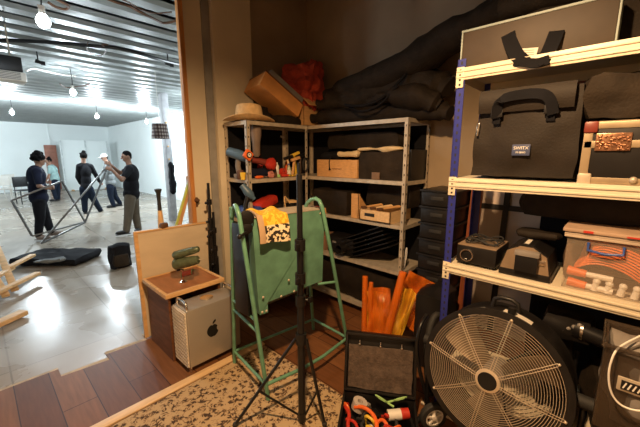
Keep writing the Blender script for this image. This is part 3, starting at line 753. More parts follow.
a = MB(); a.bb((X0-.028, Y0-.03, H0-.008), (X1+.028, Y0-.003, H0+.026), bev=.004); a.bb((X0-.028, Y0-.003, H0-.008), (X0-.003, Y1, H0+.026), bev=.004); a.bb((X1+.003, Y0-.003, H0-.008), (X1+.028, Y1, H0+.026), bev=.004); a.bb((X0-.028, Y1, H0-.008), (X1+.028, Y1+.02, H0+.026), bev=.004)
a.build('edge_trim', 'pine', tp)
# green swivel tool on cabinet top
q = onZ(183, 282, H0+.02); bx, by, bz = q.x, q.y, H0+.02
t = thing('drill_stand_tool', 'olive green two-armed hand tool standing on the brown cabinet', 'tool', (bx, by, bz))
a = MB(); a.lathe([(.035, 0), (.035, .006), (.02, .014), (.012, .02), (.010, .10), (.018, .11), (.001, .115)], (bx, by, bz)); a.build('stem', 'chrome', t)
hx = V((.69, -.73, 0)); up = V((0, 0, 1)); c0 = V((bx, by, bz+.15))
def taper(p, q, r0, r1, a, fl=.8):
    a.tube([p, p+(q-p)*.06, p+(q-p)*.3, p+(q-p)*.75, p+(q-p)*.96, q], [r0*.7, r0, r0, r0*.9, (r0+r1)/2, r1], n=12)
a = MB(); taper(c0-hx*.065-up*.0, c0+hx*.145+up*.045, .046, .022, a); a.build('lower_body', 'olive', t)
a = MB(); taper(c0-hx*.06+up*.075, c0+hx*.15+up*.135, .034, .018, a); a.build('upper_body', 'olive', t)
a = MB(); a.cyl(c0+hx*.14+up*.045, c0+hx*.19+up*.048, .005, .002); a.build('bit', 'steel', t)
a = MB(); a.cyl(c0-hx*.03-up*.05, c0-hx*.03+up*.07, .016); a.build('hinge', 'black', t)
a = MB(); a.cyl(c0-hx*.0-up*.085, c0+hx*.085-up*.06, .024, .024); a.build('battery', 'darkred', t)
a = MB(); a.lathe([(.013, -.004), (.025, -.004), (.025, .004), (.013, .004)], c0+hx*.085-up*.06, hx, closed=True); a.lathe([(.013, -.004), (.025, -.004), (.025, .004), (.013, .004)], c0-up*.085, hx, closed=True); a.build('ring', 'olive', t)
# silver computer tower
cx0, cx1, cy0, cy1 = .895, 1.345, 2.15, 2.366
t = thing('computer_tower', 'silver computer tower with black fruit logo and lattice front', 'computer', ((cx0+cx1)/2, (cy0+cy1)/2, 0))
a = MB(); a.bb((cx0+.012, cy0, .045), (cx1, cy1, .50), bev=.022); a.build('housing', 'metalpc', t)
a = MB()
for i in range(15):
    for j in range(7):
        z = .065+i*.029; y = cy0+.024+j*.028+(.014 if i % 2 else 0)
        if y > cy1-.02: continue
        a.ball((cx0+.012, y, z), (.007, .0125, .0125), n=8)
gm = a.build('grille_holes', 'rubber', t)
a = MB(); a.bb((cx0+.004, cy0+.008, .055), (cx0+.014, cy1-.008, .49), bev=.003)
for i in range(15):
    for j in range(8):
        a.lathe([(.0115, -.004), (.0145, -.004), (.0145, .004), (.0115, .004)], (cx0+.002, cy0+.02+j*.026, .07+i*.0285), (1, 0, 0), n=10, closed=True)
a.build('lattice_front', mat('lattice_silver', (.66, .60, .52), .3, metal=.25), t)
for x in (cx0+.03, cx1-.03):
    a = MB(); a.tube([(x, cy0+.03, .47), (x, cy0+.03, .535), (x, cy0+.055, .55), (x, cy1-.055, .55), (x, cy1-.03, .535), (x, cy1-.03, .47)], .0095, n=10, smooth=1); a.build('handle', 'chrome', t)
    for y in (cy0+.03, cy1-.03):
        a = MB(); a.cyl((x, y, 0), (x, y, .05), .012); a.build('foot', 'chrome', t)
a = MB(); a.lathe([(.001, .501), (.05, .501), (.05, .507), (.001, .508)], ((cx0+cx1)/2, (cy0+cy1)/2, 0)); a.build('top_latch', 'chrome', t)
# fruit logo: two-lobed outline with a bite and a leaf
def logo_pts(s, cx, cz, y):
    P = []
    for k in range(48):
        th = k*2*PI/48; r = 1-.10*abs(math.sin(th))**.5
        x = math.cos(th)*1.0*(1-.10*(math.sin(th) < 0)*abs(math.sin(th))); z = math.sin(th)*1.05
        if abs(x) < .28: z += (-.16 if z > 0 else .10)*(1-abs(x)/.28)
        dx, dz = x-1.18, z-.18; dd = math.hypot(dx, dz)
        if dd < .50: x = 1.18+dx/dd*.50; z = .18+dz/dd*.50
        P.append((cx+x*s, y, cz+z*s))
    return P
a = MB(); lx, lz = 1.10, .275
a.prism(logo_pts(.048, lx, lz, cy0-.0015), (0, .002, 0))
lf = [(lx+.003+.026*math.sin(u*PI)*.5+.022*u, cy0-.0015, lz+.052+.034*u) for u in [i/6 for i in range(7)]]+[(lx+.003-.020*math.sin(u*PI)*.5+.022*u, cy0-.0015, lz+.052+.034*u) for u in [i/6 for i in range(5, 0, -1)]]
a.prism(lf, (0, .002, 0)); a.build('logo', 'black', t, flat=True)

# ================================================================ GREEN STAND
t = thing('green_metal_stand', 'green tubular metal stand carrying a square green steel panel', 'stand', (1.5, 1.75, 0))
def tubeo(name, pts, r, m_, par, smooth=1, n=10): a = MB(); a.tube(pts, r, n=n, smooth=smooth); return a.build(name, m_, par)
FL, RL, FR, BR = V((1.14, 1.53, 0)), V((1.20, 2.03, 0)), V((1.95, 1.49, 0)), V((1.98, 1.93, 0))
tFL, tRL, tFR, tBR = V((1.03, 1.60, 1.27)), V((1.10, 1.80, 1.27)), V((1.60, 1.46, 1.27)), V((1.62, 1.66, 1.25))
def at(a_, b_, z): k = z/b_.z; return a_.lerp(b_, k)
r_ = .014
tubeo('leg', [FL, tFL+V((0, 0, -.03)), tFL+V((.01, .05, .03)), tRL+V((-.0, -.04, .02)), tRL+V((0, 0, -.06))], r_, 'green_tube', t)
tubeo('leg', [RL, tRL], r_, 'green_tube', t)
tubeo('leg', [FR, tFR+V((0, 0, -.04)), tFR+V((.0, .05, .04)), tBR+V((0, -.04, .03)), tBR+V((0, 0, -.03)), at(BR, tBR, .9)], r_, 'green_tube', t)
tubeo('leg', [BR, at(BR, tBR, .92)], r_, 'green_tube', t)
for p, q, z in ((FL, RL, .12),):
    tubeo('rung', [at(FL, tFL, z), at(RL, tRL, z)], .011, 'green_tube', t, 0)
tubeo('rung', [at(FL, tFL, .12), V((1.5, 1.46, .12)), at(FR, tFR, .12)], .012, 'green_tube', t)
tubeo('rung', [at(FR, tFR, .13), at(BR, tBR, .13)], .011, 'green_tube', t, 0)
tubeo('rung', [at(FL, tFL, .58), at(RL, tRL, .58)], .011, 'green_tube', t, 0)
tubeo('rung', [at(FL, tFL, .50), at(RL, tRL, .50)], .011, 'green_tube', t, 0)
tubeo('rung', [at(FR, tFR, .66), V((1.62, 1.53, .67))], .010, 'green_tube', t, 0)
tubeo('rung', [at(RL, tRL, .12), at(BR, tBR, .12)], .010, 'green_tube', t, 0)
PB = [V((1.115, 1.60, 1.225)), V((1.655, 1.50, 1.225)), V((1.655, 1.52, .69)), V((1.19, 1.60, .64))]
pa = [PB[0], PB[1], PB[2], V((1.215, 1.605, .645)), V((1.213, 1.60, .575)), V((1.155, 1.61, .575)), V((1.145, 1.61, .66))]
a = MB(); a.prism(pa, (.04, .20, 0)); pan = a.build('panel', 'green', t, flat=True)
a = MB()
for (x, z) in ((1.16, .60), (1.17, .70), (1.36, .77), (1.30, .67), (1.40, .68), (1.62, 1.20), (1.19, .60)):
    y = 1.60-(x-1.115)*.185-.004; a.ball((x, y+.004, z), (.009, .006, .009), n=8)
a.build('bolt', 'steel', pan)
a = MB(); a.bb((1.08, 1.63, .58), (1.11, 1.78, 1.18), bev=.01); a.build('side_plate', 'black', t)
for z, r0 in ((1.23, .045), (1.17, .035)):
    a = MB(); a.lathe([(.001, 0), (r0, .0), (r0, .03), (r0*.6, .035), (.001, .036)], (1.085, 1.62, z), (-.5, -1, 0), n=18); a.build('clamp', 'blackpl', t)
a = MB(); a.cyl((1.08, 1.60, 1.15), (1.00, 1.56, 1.14), .008); a.ball((.995, 1.558, 1.14), .016); a.build('knob', 'blackpl', t)
a = MB(); a.prism([(1.125, 1.59, 1.225), (1.655, 1.50, 1.225), (1.70, 1.70, 1.225), (1.16, 1.80, 1.225)], (0, 0, .006)); a.build('top_plate', 'steel', t)
# black tray of bits on top
# towel
ux = V((.535, -.10, 0)).normalized(); n_ = V((-.18, -.98, 0))
def tw(u, v):
    w_ = .215
    base = V((1.135, 1.590, 1.236))+ux*(u*w_)
    if v < .35: k = v/.35; p = base+V((.04, .17, 0))*(1-k)+V((0, 0, .010+.012*math.sin(u*9+k*3)))
    else:
        k = (v-.35)/.65; p = base-V((0, 0, 1))*(.165*k+.012*u)+V((-.004, -.012-.028*math.sin(min(1, k*1.2)*PI*.5)-.010*math.sin(u*8+1)*k, .008*(1-k)))+ux*(-.004*k)
    return p
a = MB(); a.sheet(tw, 18, 22, .006)
solo('patterned_towel', 'yellow and black printed towel draped over the top of the green panel', 'towel', a, 'towel')

# ================================================================ BLACK LIGHT STAND IN FRONT
C0 = V((1.16, 1.23, 0))
t = thing('light_stand', 'tall black tripod light stand spread open in front of the green panel', 'light stand', C0+V((0, 0, .0095)))
def cyl(name, p, q, r, m_='black', par=None, r1=None): a = MB(); a.cyl(p, q, r, r1); return a.build(name, m_, par or t)
cyl('pole', C0+V((0, 0, .02)), C0+V((0, 0, .78)), .021)
cyl('pole', C0+V((0, 0, .72)), C0+V((0, 0, 1.16)), .0185)
cyl('pole', C0+V((0, 0, 1.10)), C0+V((0, 0, 1.50)), .0155)
cyl('spigot', C0+V((0, 0, 1.50)), C0+V((0, 0, 1.56)), .008, 'black')
for z in (.80, 1.12, .93):
    a = MB(); a.cyl(C0+V((0, 0, z-.03)), C0+V((0, 0, z+.03)), .029); cl = a.build('collar', 'blackpl', t)
    a = MB(); d = V((-.75, -.45, 0)) if z != .80 else V((.7, -.6, 0)); a.cyl(C0+V((0, 0, z)), C0+d*.045+V((0, 0, z)), .008); a.box(C0+d*.058+V((0, 0, z)), (.03, .016, .034), bev=.005); a.build('knob', 'blackpl', cl)
cyl('collar', C0+V((0, 0, .535)), C0+V((0, 0, .60)), .031)
cyl('collar', C0+V((0, 0, .04)), C0+V((0, 0, .085)), .024)
for (x, y) in ((.87, 1.50), (1.235, 1.115), (1.47, 1.53)):
    e = V((x, y, .024)); d = (e-C0); d.z = 0; dn = d.normalized()
    lg = cyl('leg', C0+dn*.03+V((0, 0, .565)), e, .0095)
    cyl('brace', C0+dn*.02+V((0, 0, .065)), C0+dn*.03+V((0, 0, .565))+(e-(C0+dn*.03+V((0, 0, .565))))*.60, .0065)
    a = MB(); a.ball(e, .016); a.build('rubber_foot', 'rubber', lg)

# ================================================================ GREY CORNER SHELVING
def shelf_unit(label, x0, x1, y0, y1, zs, top=1.905, openx=False):
    t = thing('steel_shelf_unit', label, 'shelf unit', ((x0+x1)/2, (y0+y1)/2, 0))
    for x, sx in ((x0, 1), (x1, -1)):
        for y, sy in ((y0, 1), (y1, -1)):
            a = MB(); a.bb((x, y, 0), (x+sx*.034, y+sy*.003, top)); a.bb((x, y, 0), (x+sx*.003, y+sy*.034, top))
            if y == y0 or x == x0:
                for k in range(22):
                    z = .12+k*.082
                    if z < top: a.box((x+sx*.018, y-sy*.0012, z), (.008, .003, .018), mi=1); a.box((x-sx*.0012, y+sy*.018, z), (.003, .008, .018), mi=1)
            a.build('post', ['steel', 'rubber'], t)
    for z in zs:
        a = MB(); a.bb((x0+.004, y0+.004, z-.004), (x1-.004, y1-.004, z)); a.bb((x0+.003, y0+.002, z-.034), (x1-.003, y0+.006, z)); a.bb((x0+.003, y1-.006, z-.034), (x1-.003, y1-.002, z))
        a.bb((x0+.002, y0+.004, z-.034), (x0+.006, y1-.004, z)); a.bb((x1-.006, y0+.004, z-.034), (x1-.002, y1-.004, z)); a.build('shelf', 'steel', t)
    return t
ZA = (1.905, 1.375, .985, .56, .12)
shelf_unit('grey slotted steel shelf unit along the left wall beneath the straw hat', 1.72, 2.485, 2.50, 2.875, ZA)
shelf_unit('grey slotted steel shelf unit along the back wall beneath the long black bags', 2.50, 2.92, 1.335, 2.87, ZA)

# -- on top of the left unit
TZ = 1.907
q = onZ(243, 119, TZ); hx_, hy_ = 1.85, 2.64
t = thing('straw_hat', 'cream cowboy hat with a dark band on the left shelf top', 'hat', (hx_, hy_, TZ))
a = MB()
def brim(u, v):
    th = u*2*PI; r = .085+v*.10; x = math.cos(th)*r*1.30; y = math.sin(th)*r
    z = .012+v*v*.035*(abs(math.sin(th))**2)*1.4 - .004*v
    return V((hx_+x*math.cos(-.6)-y*math.sin(-.6), hy_+x*math.sin(-.6)+y*math.cos(-.6), TZ+z))
a.sheet(brim, 36, 6, .005); a.build('brim', 'straw', t)
a = MB()
def crown(u, v):
    th = u*2*PI; r = .108-.020*v**2
    if v > .85: r *= 1-(v-.85)/.15*.98
    x = math.cos(th)*r*1.2; y = math.sin(th)*r*.92; z = .012+.15*min(v/.85, 1)
    if v > .7: z -= .030*(v-.7)/.3*(1-abs(math.sin(th)))
    return V((hx_+x*math.cos(-.6)-y*math.sin(-.6), hy_+x*math.sin(-.6)+y*math.cos(-.6), TZ+z))
a.sheet(crown, 32, 12, .004); a.build('crown', 'straw', t)
a = MB(); a.lathe([(.112, .016), (.115, .016), (.112, .038), (.109, .038)], (0, 0, 0), closed=True)
for v in a.bm.verts:
    x, y = v.co.x*1.2, v.co.y*.93; v.co = V((hx_+x*math.cos(-.6)-y*math.sin(-.6), hy_+x*math.sin(-.6)+y*math.cos(-.6), TZ+v.co.z))
a.build('band', 'brown', t)
# tilted orange case pile
def boxat(c, d, rot, mi=None): a = MB(); a.box(c, d, rot=rot, bev=.004); return a
A0 = onY(262, 112, 2.66); 
t = thing('drawer_box', 'orange-brown drawer box tilted against the red cloth on the shelf top', 'box', (2.16, 2.70, TZ))
xd = V((.80, -.12, -.50)).normalized(); zd = V((.50, .05, .86)); zd = (zd-xd*zd.dot(xd)).normalized(); yd = zd.cross(xd)
bm_ = Matrix((xd, yd, zd)).transposed().to_4x4(); cc = V((2.19, 2.68, 2.165))
def loc(x, y, z): return cc+xd*x+yd*y+zd*z
a = MB(); a.box(loc(0, 0, -.07), (.50, .30, .012), rot=bm_); a.box(loc(0, -.145, 0), (.50, .012, .14), rot=bm_); a.box(loc(0, .145, 0), (.50, .012, .14), rot=bm_); a.box(loc(-.245, 0, 0), (.012, .30, .14), rot=bm_); a.box(loc(.245, 0, 0), (.012, .30, .14), rot=bm_); a.build('body', mat('orange_wood', (.60, .27, .08), .55, var=.15, scale=8), t)
a = MB(); a.box(loc(.0, 0, .077), (.51, .31, .014), rot=bm_, bev=.003); a.build('lid', mat('brown_lid', (.15, .055, .025), .5), t)
a = MB(); a.box(loc(.02, 0, .118), (.44, .27, .065), rot=bm_, bev=.008)
solo('dark_case', 'flat dark case lying on the tilted orange-brown drawer box', 'case', a, 'grey')
a = MB(); a.soft((1.96, 2.74, TZ+.085), (.26, .22, .16), rnd=.3, amp=.02, seed=11)
solo('black_pouch', 'black padded pouch under the tilted drawer box beside the straw hat', 'pouch', a, 'fabric')
a = MB(); a.soft((2.27, 2.66, TZ+.045), (.34, .26, .08), rnd=.4, amp=.02, seed=12)
solo('black_cloth_bundle', 'flat black cloth bundle under the right end of the tilted drawer box', 'cloth', a, 'fabric')
a = MB(); a.soft((2.60, 2.66, 2.30), (.36, .34, .50), rot=(0, 0, .5), rnd=.7, amp=.10, fr=7, seed=21, n=16)
a.soft((2.40, 2.78, 2.22), (.34, .16, .30), rot=(0, .3, .5), rnd=.7, amp=.08, fr=8, seed=23, n=12)
solo('red_cloth_heap', 'crumpled red-orange cloth heaped on the carton in the room corner', 'cloth', a, 'redcloth')
t = thing('open_carton', 'brown open carton holding the red cloth in the room corner', 'carton', (2.66, 2.60, TZ))
a = MB(); a.box((2.62, 2.69, TZ+.005), (.34, .34, .008)); a.bb((2.45, 2.52, TZ), (2.458, 2.86, TZ+.20)); a.bb((2.79, 2.52, TZ), (2.798, 2.86, TZ+.20)); a.bb((2.45, 2.52, TZ), (2.79, 2.528, TZ+.20)); a.bb((2.45, 2.85, TZ), (2.79, 2.858, TZ+.20)); a.build('body', 'crate', t)
a = MB(); a.box((2.62, 2.48, TZ+.24), (.34, .008, .12), rot=(-.9, 0, 0)); a.build('flap', 'crate', t)
a = MB(); a.box((2.845, 2.69, TZ+.225), (.12, .34, .008), rot=(0, -.3, 0)); a.build('flap', 'crate', t)

# -- long black bags over the back unit
def longbag(name, label, pts, r, m_='fabric2', seed=0, fl=.7, amp=.02):
    P = [V(p) for p in pts]
    a = MB(); a.tube(P, r, n=20, smooth=2)
    for v in a.bm.verts:
        k = noise.fractal(v.co*4.5+V((seed, 0, 0)), 1, 2, 3); v.co += V((-.5, 0, 1))*k*amp
        k2 = noise.noise(v.co*14+V((seed, 2, 0))); v.co += V((-.6, 0, .8))*k2*amp*.3
    return solo(name, label, 'bag', a, m_)
longbag('long_fabric_bag', 'long black fabric bag on the back shelf top, bottom of the pile', [(2.575, 2.52, TZ+.08), (2.62, 2.36, TZ+.085), (2.67, 2.2, TZ+.08), (2.68, 1.8, TZ+.08), (2.68, 1.4, TZ+.085), (2.66, 1.16, TZ+.05), (2.64, 1.05, TZ+.02)], [.05, .075, .08, .085, .085, .08, .06], 'fabric', 1)
longbag('long_fabric_bag', 'long black fabric bag lying behind and above the bottom one on the back shelf top', [(2.60, 2.46, TZ+.22), (2.68, 2.25, TZ+.25), (2.74, 2.05, TZ+.26), (2.77, 1.8, TZ+.28), (2.76, 1.5, TZ+.29), (2.70, 1.22, TZ+.27), (2.66, 1.08, TZ+.20)], [.06, .10, .12, .135, .14, .13, .08], 'fabric2', 5, amp=.04)
longbag('long_fabric_bag', 'short thick black bag in front of the pile on the back shelf top', [(2.58, 1.80, TZ+.19), (2.58, 1.6, TZ+.20), (2.57, 1.40, TZ+.19), (2.58, 1.24, TZ+.15), (2.60, 1.12, TZ+.08)], [.03, .06, .085, .09, .08, .05], 'fabric', 9, amp=.035)
longbag('fabric_roll', 'very long charcoal fabric roll rising from the back shelf to the upper right', [(2.68, 2.42, 2.22), (2.74, 2.15, 2.27), (2.72, 1.7, 2.31), (2.66, 1.35, 2.40), (2.55, 1.0, 2.47), (2.45, .75, 2.50), (2.42, .60, 2.51)], [.07, .11, .13, .13, .115, .10, .09], 'fabric2', 13, amp=.03)
t = thing('strap', 'black webbing strap looped over the long bags above the back shelf', 'strap', (2.5, 1.6, TZ))
tubeo('webbing', [(2.56, 2.05, TZ+.17), (2.50, 1.9, TZ+.14), (2.49, 1.75, TZ+.13), (2.50, 1.6, TZ+.17), (2.54, 1.48, TZ+.28), (2.58, 1.42, TZ+.36)], .012, 'blackc', t)
tubeo('webbing', [(2.56, 2.0, TZ+.15), (2.485, 1.8, TZ+.07), (2.49, 1.6, TZ+.12), (2.50, 1.45, TZ+.26)], .010, 'blackc', t)

# -- small things; helper for simple props -----------------------------------
def prop(name, label, cat, fn, m_, **k):
    a = MB(); fn(a); return solo(name, label, cat, a, m_, **k)
def bottle(x, y, z, h, r, body, capm, label, band=None):
    t = thing('bottle', label, 'bottle', (x, y, z))
    a = MB(); a.lathe([(r*.9, 0), (r, .005), (r, h*.62), (r*.4, h*.80), (r*.38, h*.9)], (x, y, z), n=16); a.build('body', body, t)
    a = MB(); a.cyl((x, y, z+h*.88), (x, y, z+h), r*.45); a.build('cap', capm, t)
    if band: a = MB(); a.lathe([(r*1.02, h*.2), (r*1.02, h*.5)], (x, y, z), n=16); a.build('label', band, t)
Z2 = 1.377; Z3 = .987; Z4 = .562
# level 2 left unit
t = thing('cordless_tool', 'slate blue power tool lying at the left end of the upper tool shelf', 'power tool', (1.76, 2.62, Z2))
q = V((1.735, 2.66, 1.60))
a = MB(); a.tube([q+V((-.03, .12, .03)), q, q+V((.05, -.10, -.04))], [.045, .05, .04], n=14); a.build('motor', 'bluegrey', t)
a = MB(); a.tube([q, q+V((.0, .03, -.10)), q+V((.02, .03, -.218))], .026, n=12); a.build('handle', 'grey', t)
a = MB(); a.box(q+V((.02, .03, -.20)), (.08, .10, .045), bev=.008); a.build('battery', 'grey', t)
# tape measure / orange square reel
q = onY(249, 155, 2.46)
t = thing('tape_reel', 'orange square tape reel with black centre hooked on the left shelf post', 'tape reel', (q.x, 2.47, q.z-.04))
rm = Matrix.Rotation(R(38), 4, 'Y')
a = MB(); a.box((q.x, 2.475, q.z), (.085, .035, .085), rot=rm, bev=.018); a.build('case', 'orange', t)
a = MB(); a.lathe([(.001, 0), (.028, 0), (.026, .006), (.001, .006)], (q.x, 2.458, q.z), (0, -1, 0)); a.build('disc', 'black', t)
a = MB(); a.lathe([(.010, 0), (.018, 0), (.018, .003), (.010, .003)], (q.x, 2.452, q.z), (0, -1, 0), closed=True); a.box((q.x+.004, 2.450, q.z+.002), (.006, .003, .03), rot=(0, .6, 0)); a.build('mark', 'white', t)
# hanging grey bottle/funnel
q = onY(256, 140, 2.6)
t = thing('spray_gun', 'greyish translucent bottle hanging behind the left shelf post', 'bottle', (q.x, 2.6, 1.53))
a = MB(); a.lathe([(.02, -.16), (.035, -.14), (.04, -.02), (.052, .05), (.055, .12), (.03, .15), (.012, .16)], (q.x, 2.6, q.z), n=18); a.build('body', mat('smoky_plastic', (.20, .15, .12), .3), t)
a = MB(); a.tube([(q.x, 2.6, q.z+.15), (q.x+.0, 2.6, q.z+.20), (q.x-.03, 2.58, 1.87)], .005); a.build('hook', 'steel', t)
# orange red power tool
q = onY(268, 163, 2.58)
t = thing('angle_grinder', 'orange-red angle grinder on the upper tool shelf', 'power tool', (q.x, 2.58, Z2))
a = MB(); a.lathe([(.02, -.05), (.05, -.045), (.062, -.01), (.06, .02), (.03, .04), (.001, .045)], (q.x+.03, 2.56, q.z-.01), (.4, -1, .1), n=20); a.build('head', 'red', t)
a = MB(); a.tube([(q.x+.0, 2.6, q.z), (q.x-.08, 2.62, q.z+.02), (q.x-.15, 2.64, q.z+.03)], [.035, .03, .028], n=12); a.build('handle', 'darkred', t)
a = MB(); a.cyl((q.x+.02, 2.585, Z2), (q.x+.03, 2.575, q.z-.03), .02, .03); a.build('stand', 'blackpl', t)
prop('blue_tool_bag', 'dark blue tool bag under the angle grinder', 'bag', lambda a: a.soft((q.x-.07, 2.68, Z2+.05), (.26, .16, .09), rnd=.5, amp=.02, seed=31), 'navy')
for px, py, rr, mm, lb in ((290, 174, .03, 'redcloth', 'pink-red tape roll lying at the front of the upper tool shelf'), (282, 170, .034, 'red', 'larger red tape roll behind the pink-red one')):
    pass
def ring(a, c, r0, r1, h, ax): a.lathe([(r0, -h/2), (r1, -h/2), (r1, h/2), (r0, h/2)], c, ax, n=22, closed=True)
q = onY(271, 174, 2.53); prop('tape_roll', 'pink and white tape roll at the front of the upper tool shelf', 'tape roll', lambda a: ring(a, (q.x, 2.53, Z2+.034), .012, .033, .03, (.3, -1, .2)), mat('pink_tape', (.55, .22, .18), .5))
q = onY(283, 170, 2.6); prop('tape_roll', 'dark red tape roll in the middle of the upper tool shelf', 'tape roll', lambda a: ring(a, (q.x, 2.6, Z2+.045), .016, .044, .04, (.3, -1, .1)), 'red')
q = onY(289, 172, 2.58); bottle(q.x, 2.58, Z2, .135, .022, mat('pale_green_liquid', (.35, .42, .30), .3), 'bluepl', 'small pale green bottle on the upper tool shelf', 'paper')
q = onY(243, 176, 2.53)
prop('plastic_cup', 'small yellow plastic cup at the left end of the upper tool shelf', 'cup', lambda a: a.lathe([(.020, 0), (.027, .065), (.024, .065), (.018, .004), (.001, .004)], (q.x, 2.53, Z2), n=18), 'yellow')
prop('wood_glue_jar', 'dark jar beside the small yellow cup', 'jar', lambda a: a.lathe([(.03, 0), (.034, .01), (.034, .07), (.025, .085), (.001, .086)], (q.x+.02, 2.60, Z2)), 'brown')
for i, (px, col, lb, h) in enumerate(((275, 'brown', 'brown wooden block on the upper tool shelf behind the pink tape', .05), (278, 'lime', 'pale green lighter-size tool on the upper tool shelf', .03), (296, 'crate', 'thin wooden strip lying at the right end of the upper tool shelf', .02))):
    q = onY(px, 174, 2.545); prop('small_tool', lb, 'tool', lambda a: a.box((q.x, 2.545, Z2+h/2), (.035 if i < 2 else .12, .03, h), bev=.004), col)
# tangled yellow/black tools right corner
q = onY(303, 162, 2.62)
for i, (dx, dz, L_, m_, lb) in enumerate(((-.09, 0, .24, 'palewood', 'pale wooden clamp standing in the corner of the upper tool shelf'), (-.04, .0, .28, 'yellow', 'yellow bar clamp in the corner of the upper tool shelf'), (.0, .0, .26, 'brown', 'brown handled brush in the corner of the upper tool shelf'), (-.13, 0, .22, 'crate', 'wooden handled scraper leaning left of the yellow bar clamp'))):
    x = q.x+dx-.05; y = 2.66-.02*i
    t = thing('hand_tool', lb, 'tool', (x, y, Z2))
    a = MB(); a.beam((x, y, Z2+.003), (x+.03*(i-1), y+.03, Z2+L_*.75), .028, .02, bev=.004); a.build('shaft', m_, t)
    a = MB(); a.beam((x-.05+.03*(i-1), y+.03, Z2+L_*.75), (x+.05+.03*(i-1), y+.0, Z2+L_*.9), .035, .03, bev=.006); a.build('head', m_ if i % 2 else 'black', t)
prop('loose_cable', 'black cable coil hanging at the inner corner of the upper tool shelf', 'cable', lambda a: a.tube([(2.44+.04*math.cos(k), 2.47+.012*k/6, 1.50+.07*math.sin(k)) for k in [i*.6 for i in range(24)]], .006, n=6), 'rubber')
q = onY(283, 137, 2.86); prop('white_tag', 'small pale tag on the dark wall behind the upper tool shelf', 'tag', lambda a: a.box((q.x, 2.872, q.z), (.06, .004, .022), rot=(0, .25, 0)), 'paper')
prop('shade_backing_sheet', 'added black sheet as painted shade behind the two upper levels of the left shelf unit', 'cloth', lambda a: a.sheet(lambda u, v: V((1.74+u*1.16, 2.882-.008*abs(math.sin(u*14)), 1.88-v*.50)), 30, 6, .004), 'blackc')  # added black sheet, paints the darkness inside the shelves
prop('shade_backing_sheet', 'added black sheet as painted shade behind the lower levels of the left shelf unit', 'cloth', lambda a: a.sheet(lambda u, v: V((1.74+u*1.16, 2.882-.008*abs(math.sin(u*14)), 1.36-v*1.3)), 30, 6, .004), 'blackc')  # same added sheet for the dark lower levels

prop('shade_backing_sheet', 'added black sheet as painted shade against the wall behind the back shelf unit', 'cloth', lambda a: a.sheet(lambda u, v: V((2.924-.004*abs(math.sin(u*14)), 2.86-u*1.50, 1.88-v*1.85)), 30, 6, .002), 'blackc')  # added sheet, shade inside the back unit put in as black
# more small things on the tool shelves
def pliers(x, y, z, m_, label, ang=0, s_=1):
    t = thing('pliers', label, 'pliers', (x, y, z)); c = V((x, y, z+.012)); d = V((math.cos(ang), math.sin(ang), 0)); n_ = V((-d.y, d.x, 0))
    for k in (-1, 1):
        a = MB(); a.tube([c, c-d*.05*s_+n_*k*.022, c-d*.12*s_+n_*k*.020], .008, n=8, smooth=1); a.build('grip', m_, t)
    a = MB(); a.cyl(c-V((0, 0, .008)), c+V((0, 0, .010)), .015); a.tube([c, c+d*.03, c+d*.065], [.014, .011, .004], n=8); a.build('jaw', 'steel', t)
def driver(x, y, z, m_, label, ang=0):
    t = thing('screwdriver', label, 'screwdriver', (x, y, z)); d = V((math.cos(ang), math.sin(ang), 0)); c = V((x, y, z+.015))
    a = MB(); a.tube([c, c+d*.02, c+d*.07, c+d*.095], [.010, .015, .014, .008], n=10); a.build('handle', m_, t)
    a = MB(); a.cyl(c+d*.09, c+d*.20, .0035); a.build('shaft', 'chrome', t)
driver(1.82, 2.53, Z2, 'orange', 'orange-handled screwdriver beside the small yellow cup', .1)
driver(2.16, 2.56, Z2, 'red', 'red-handled screwdriver left of the pale green bottle', -.2)
pliers(2.36, 2.55, Z2, 'yellow', 'yellow-handled pliers at the right end of the upper tool shelf', .3)
pliers(1.98, 2.54, Z3, 'orange', 'orange-handled pliers at the front of the lower tool shelf', .5)
pliers(2.14, 2.54, Z3, 'bluepl', 'blue-handled pliers in front of the dark pan', -.4)
prop('spray_can', 'small white spray can behind the dark red tape roll', 'can', lambda a: a.lathe([(.022, 0), (.024, .01), (.024, .11), (.012, .125), (.012, .145), (.001, .146)], (2.22, 2.70, Z2)), 'white')
prop('spray_can', 'red spray can at the back of the upper tool shelf', 'can', lambda a: a.lathe([(.026, 0), (.028, .01), (.028, .13), (.012, .15), (.012, .17), (.001, .171)], (2.06, 2.78, Z2)), 'red')
prop('spray_can', 'orange spray can at the back of the upper tool shelf near the corner', 'can', lambda a: a.lathe([(.026, 0), (.028, .01), (.028, .14), (.012, .16), (.012, .18), (.001, .181)], (2.44, 2.78, Z2)), 'orange')
prop('tool_box_tray', 'shallow brown tray at the back of the lower tool shelf', 'tray', lambda a: a.box((2.05, 2.80, Z3+.04), (.40, .10, .08), bev=.006), 'crate')
prop('glove', 'crumpled pale work glove beside the red and black power tool', 'glove', lambda a: (a.soft((2.02, 2.60, Z3+.03), (.10, .08, .05), rnd=.6, amp=.03, seed=201, n=8), [a.cap((2.05+.0*k, 2.57+.02*k, Z3+.03), (2.10, 2.56+.022*k, Z3+.02), .012, .010, 8) for k in range(4)]), 'paper')
prop('plastic_scoop', 'small blue plastic piece beside the left post of the tool shelf', 'scoop', lambda a: a.soft((1.745, 2.545, Z2-.055+.055+.02), (.04, .05, .04), rnd=.6, amp=.004, seed=202, n=6), 'bluepl')
for k, (yy, m_, lb) in enumerate(((2.40, 'redcloth', 'red cloth scrap at the left end of the lower middle shelf'), (2.30, 'crate', 'small wooden block next to the red cloth scrap'))):
    prop('small_block', lb, 'block', lambda a: a.soft((2.54, yy, Z3+.03), (.06, .07, .06), rnd=.3, amp=.012, seed=210+k, n=6), m_)
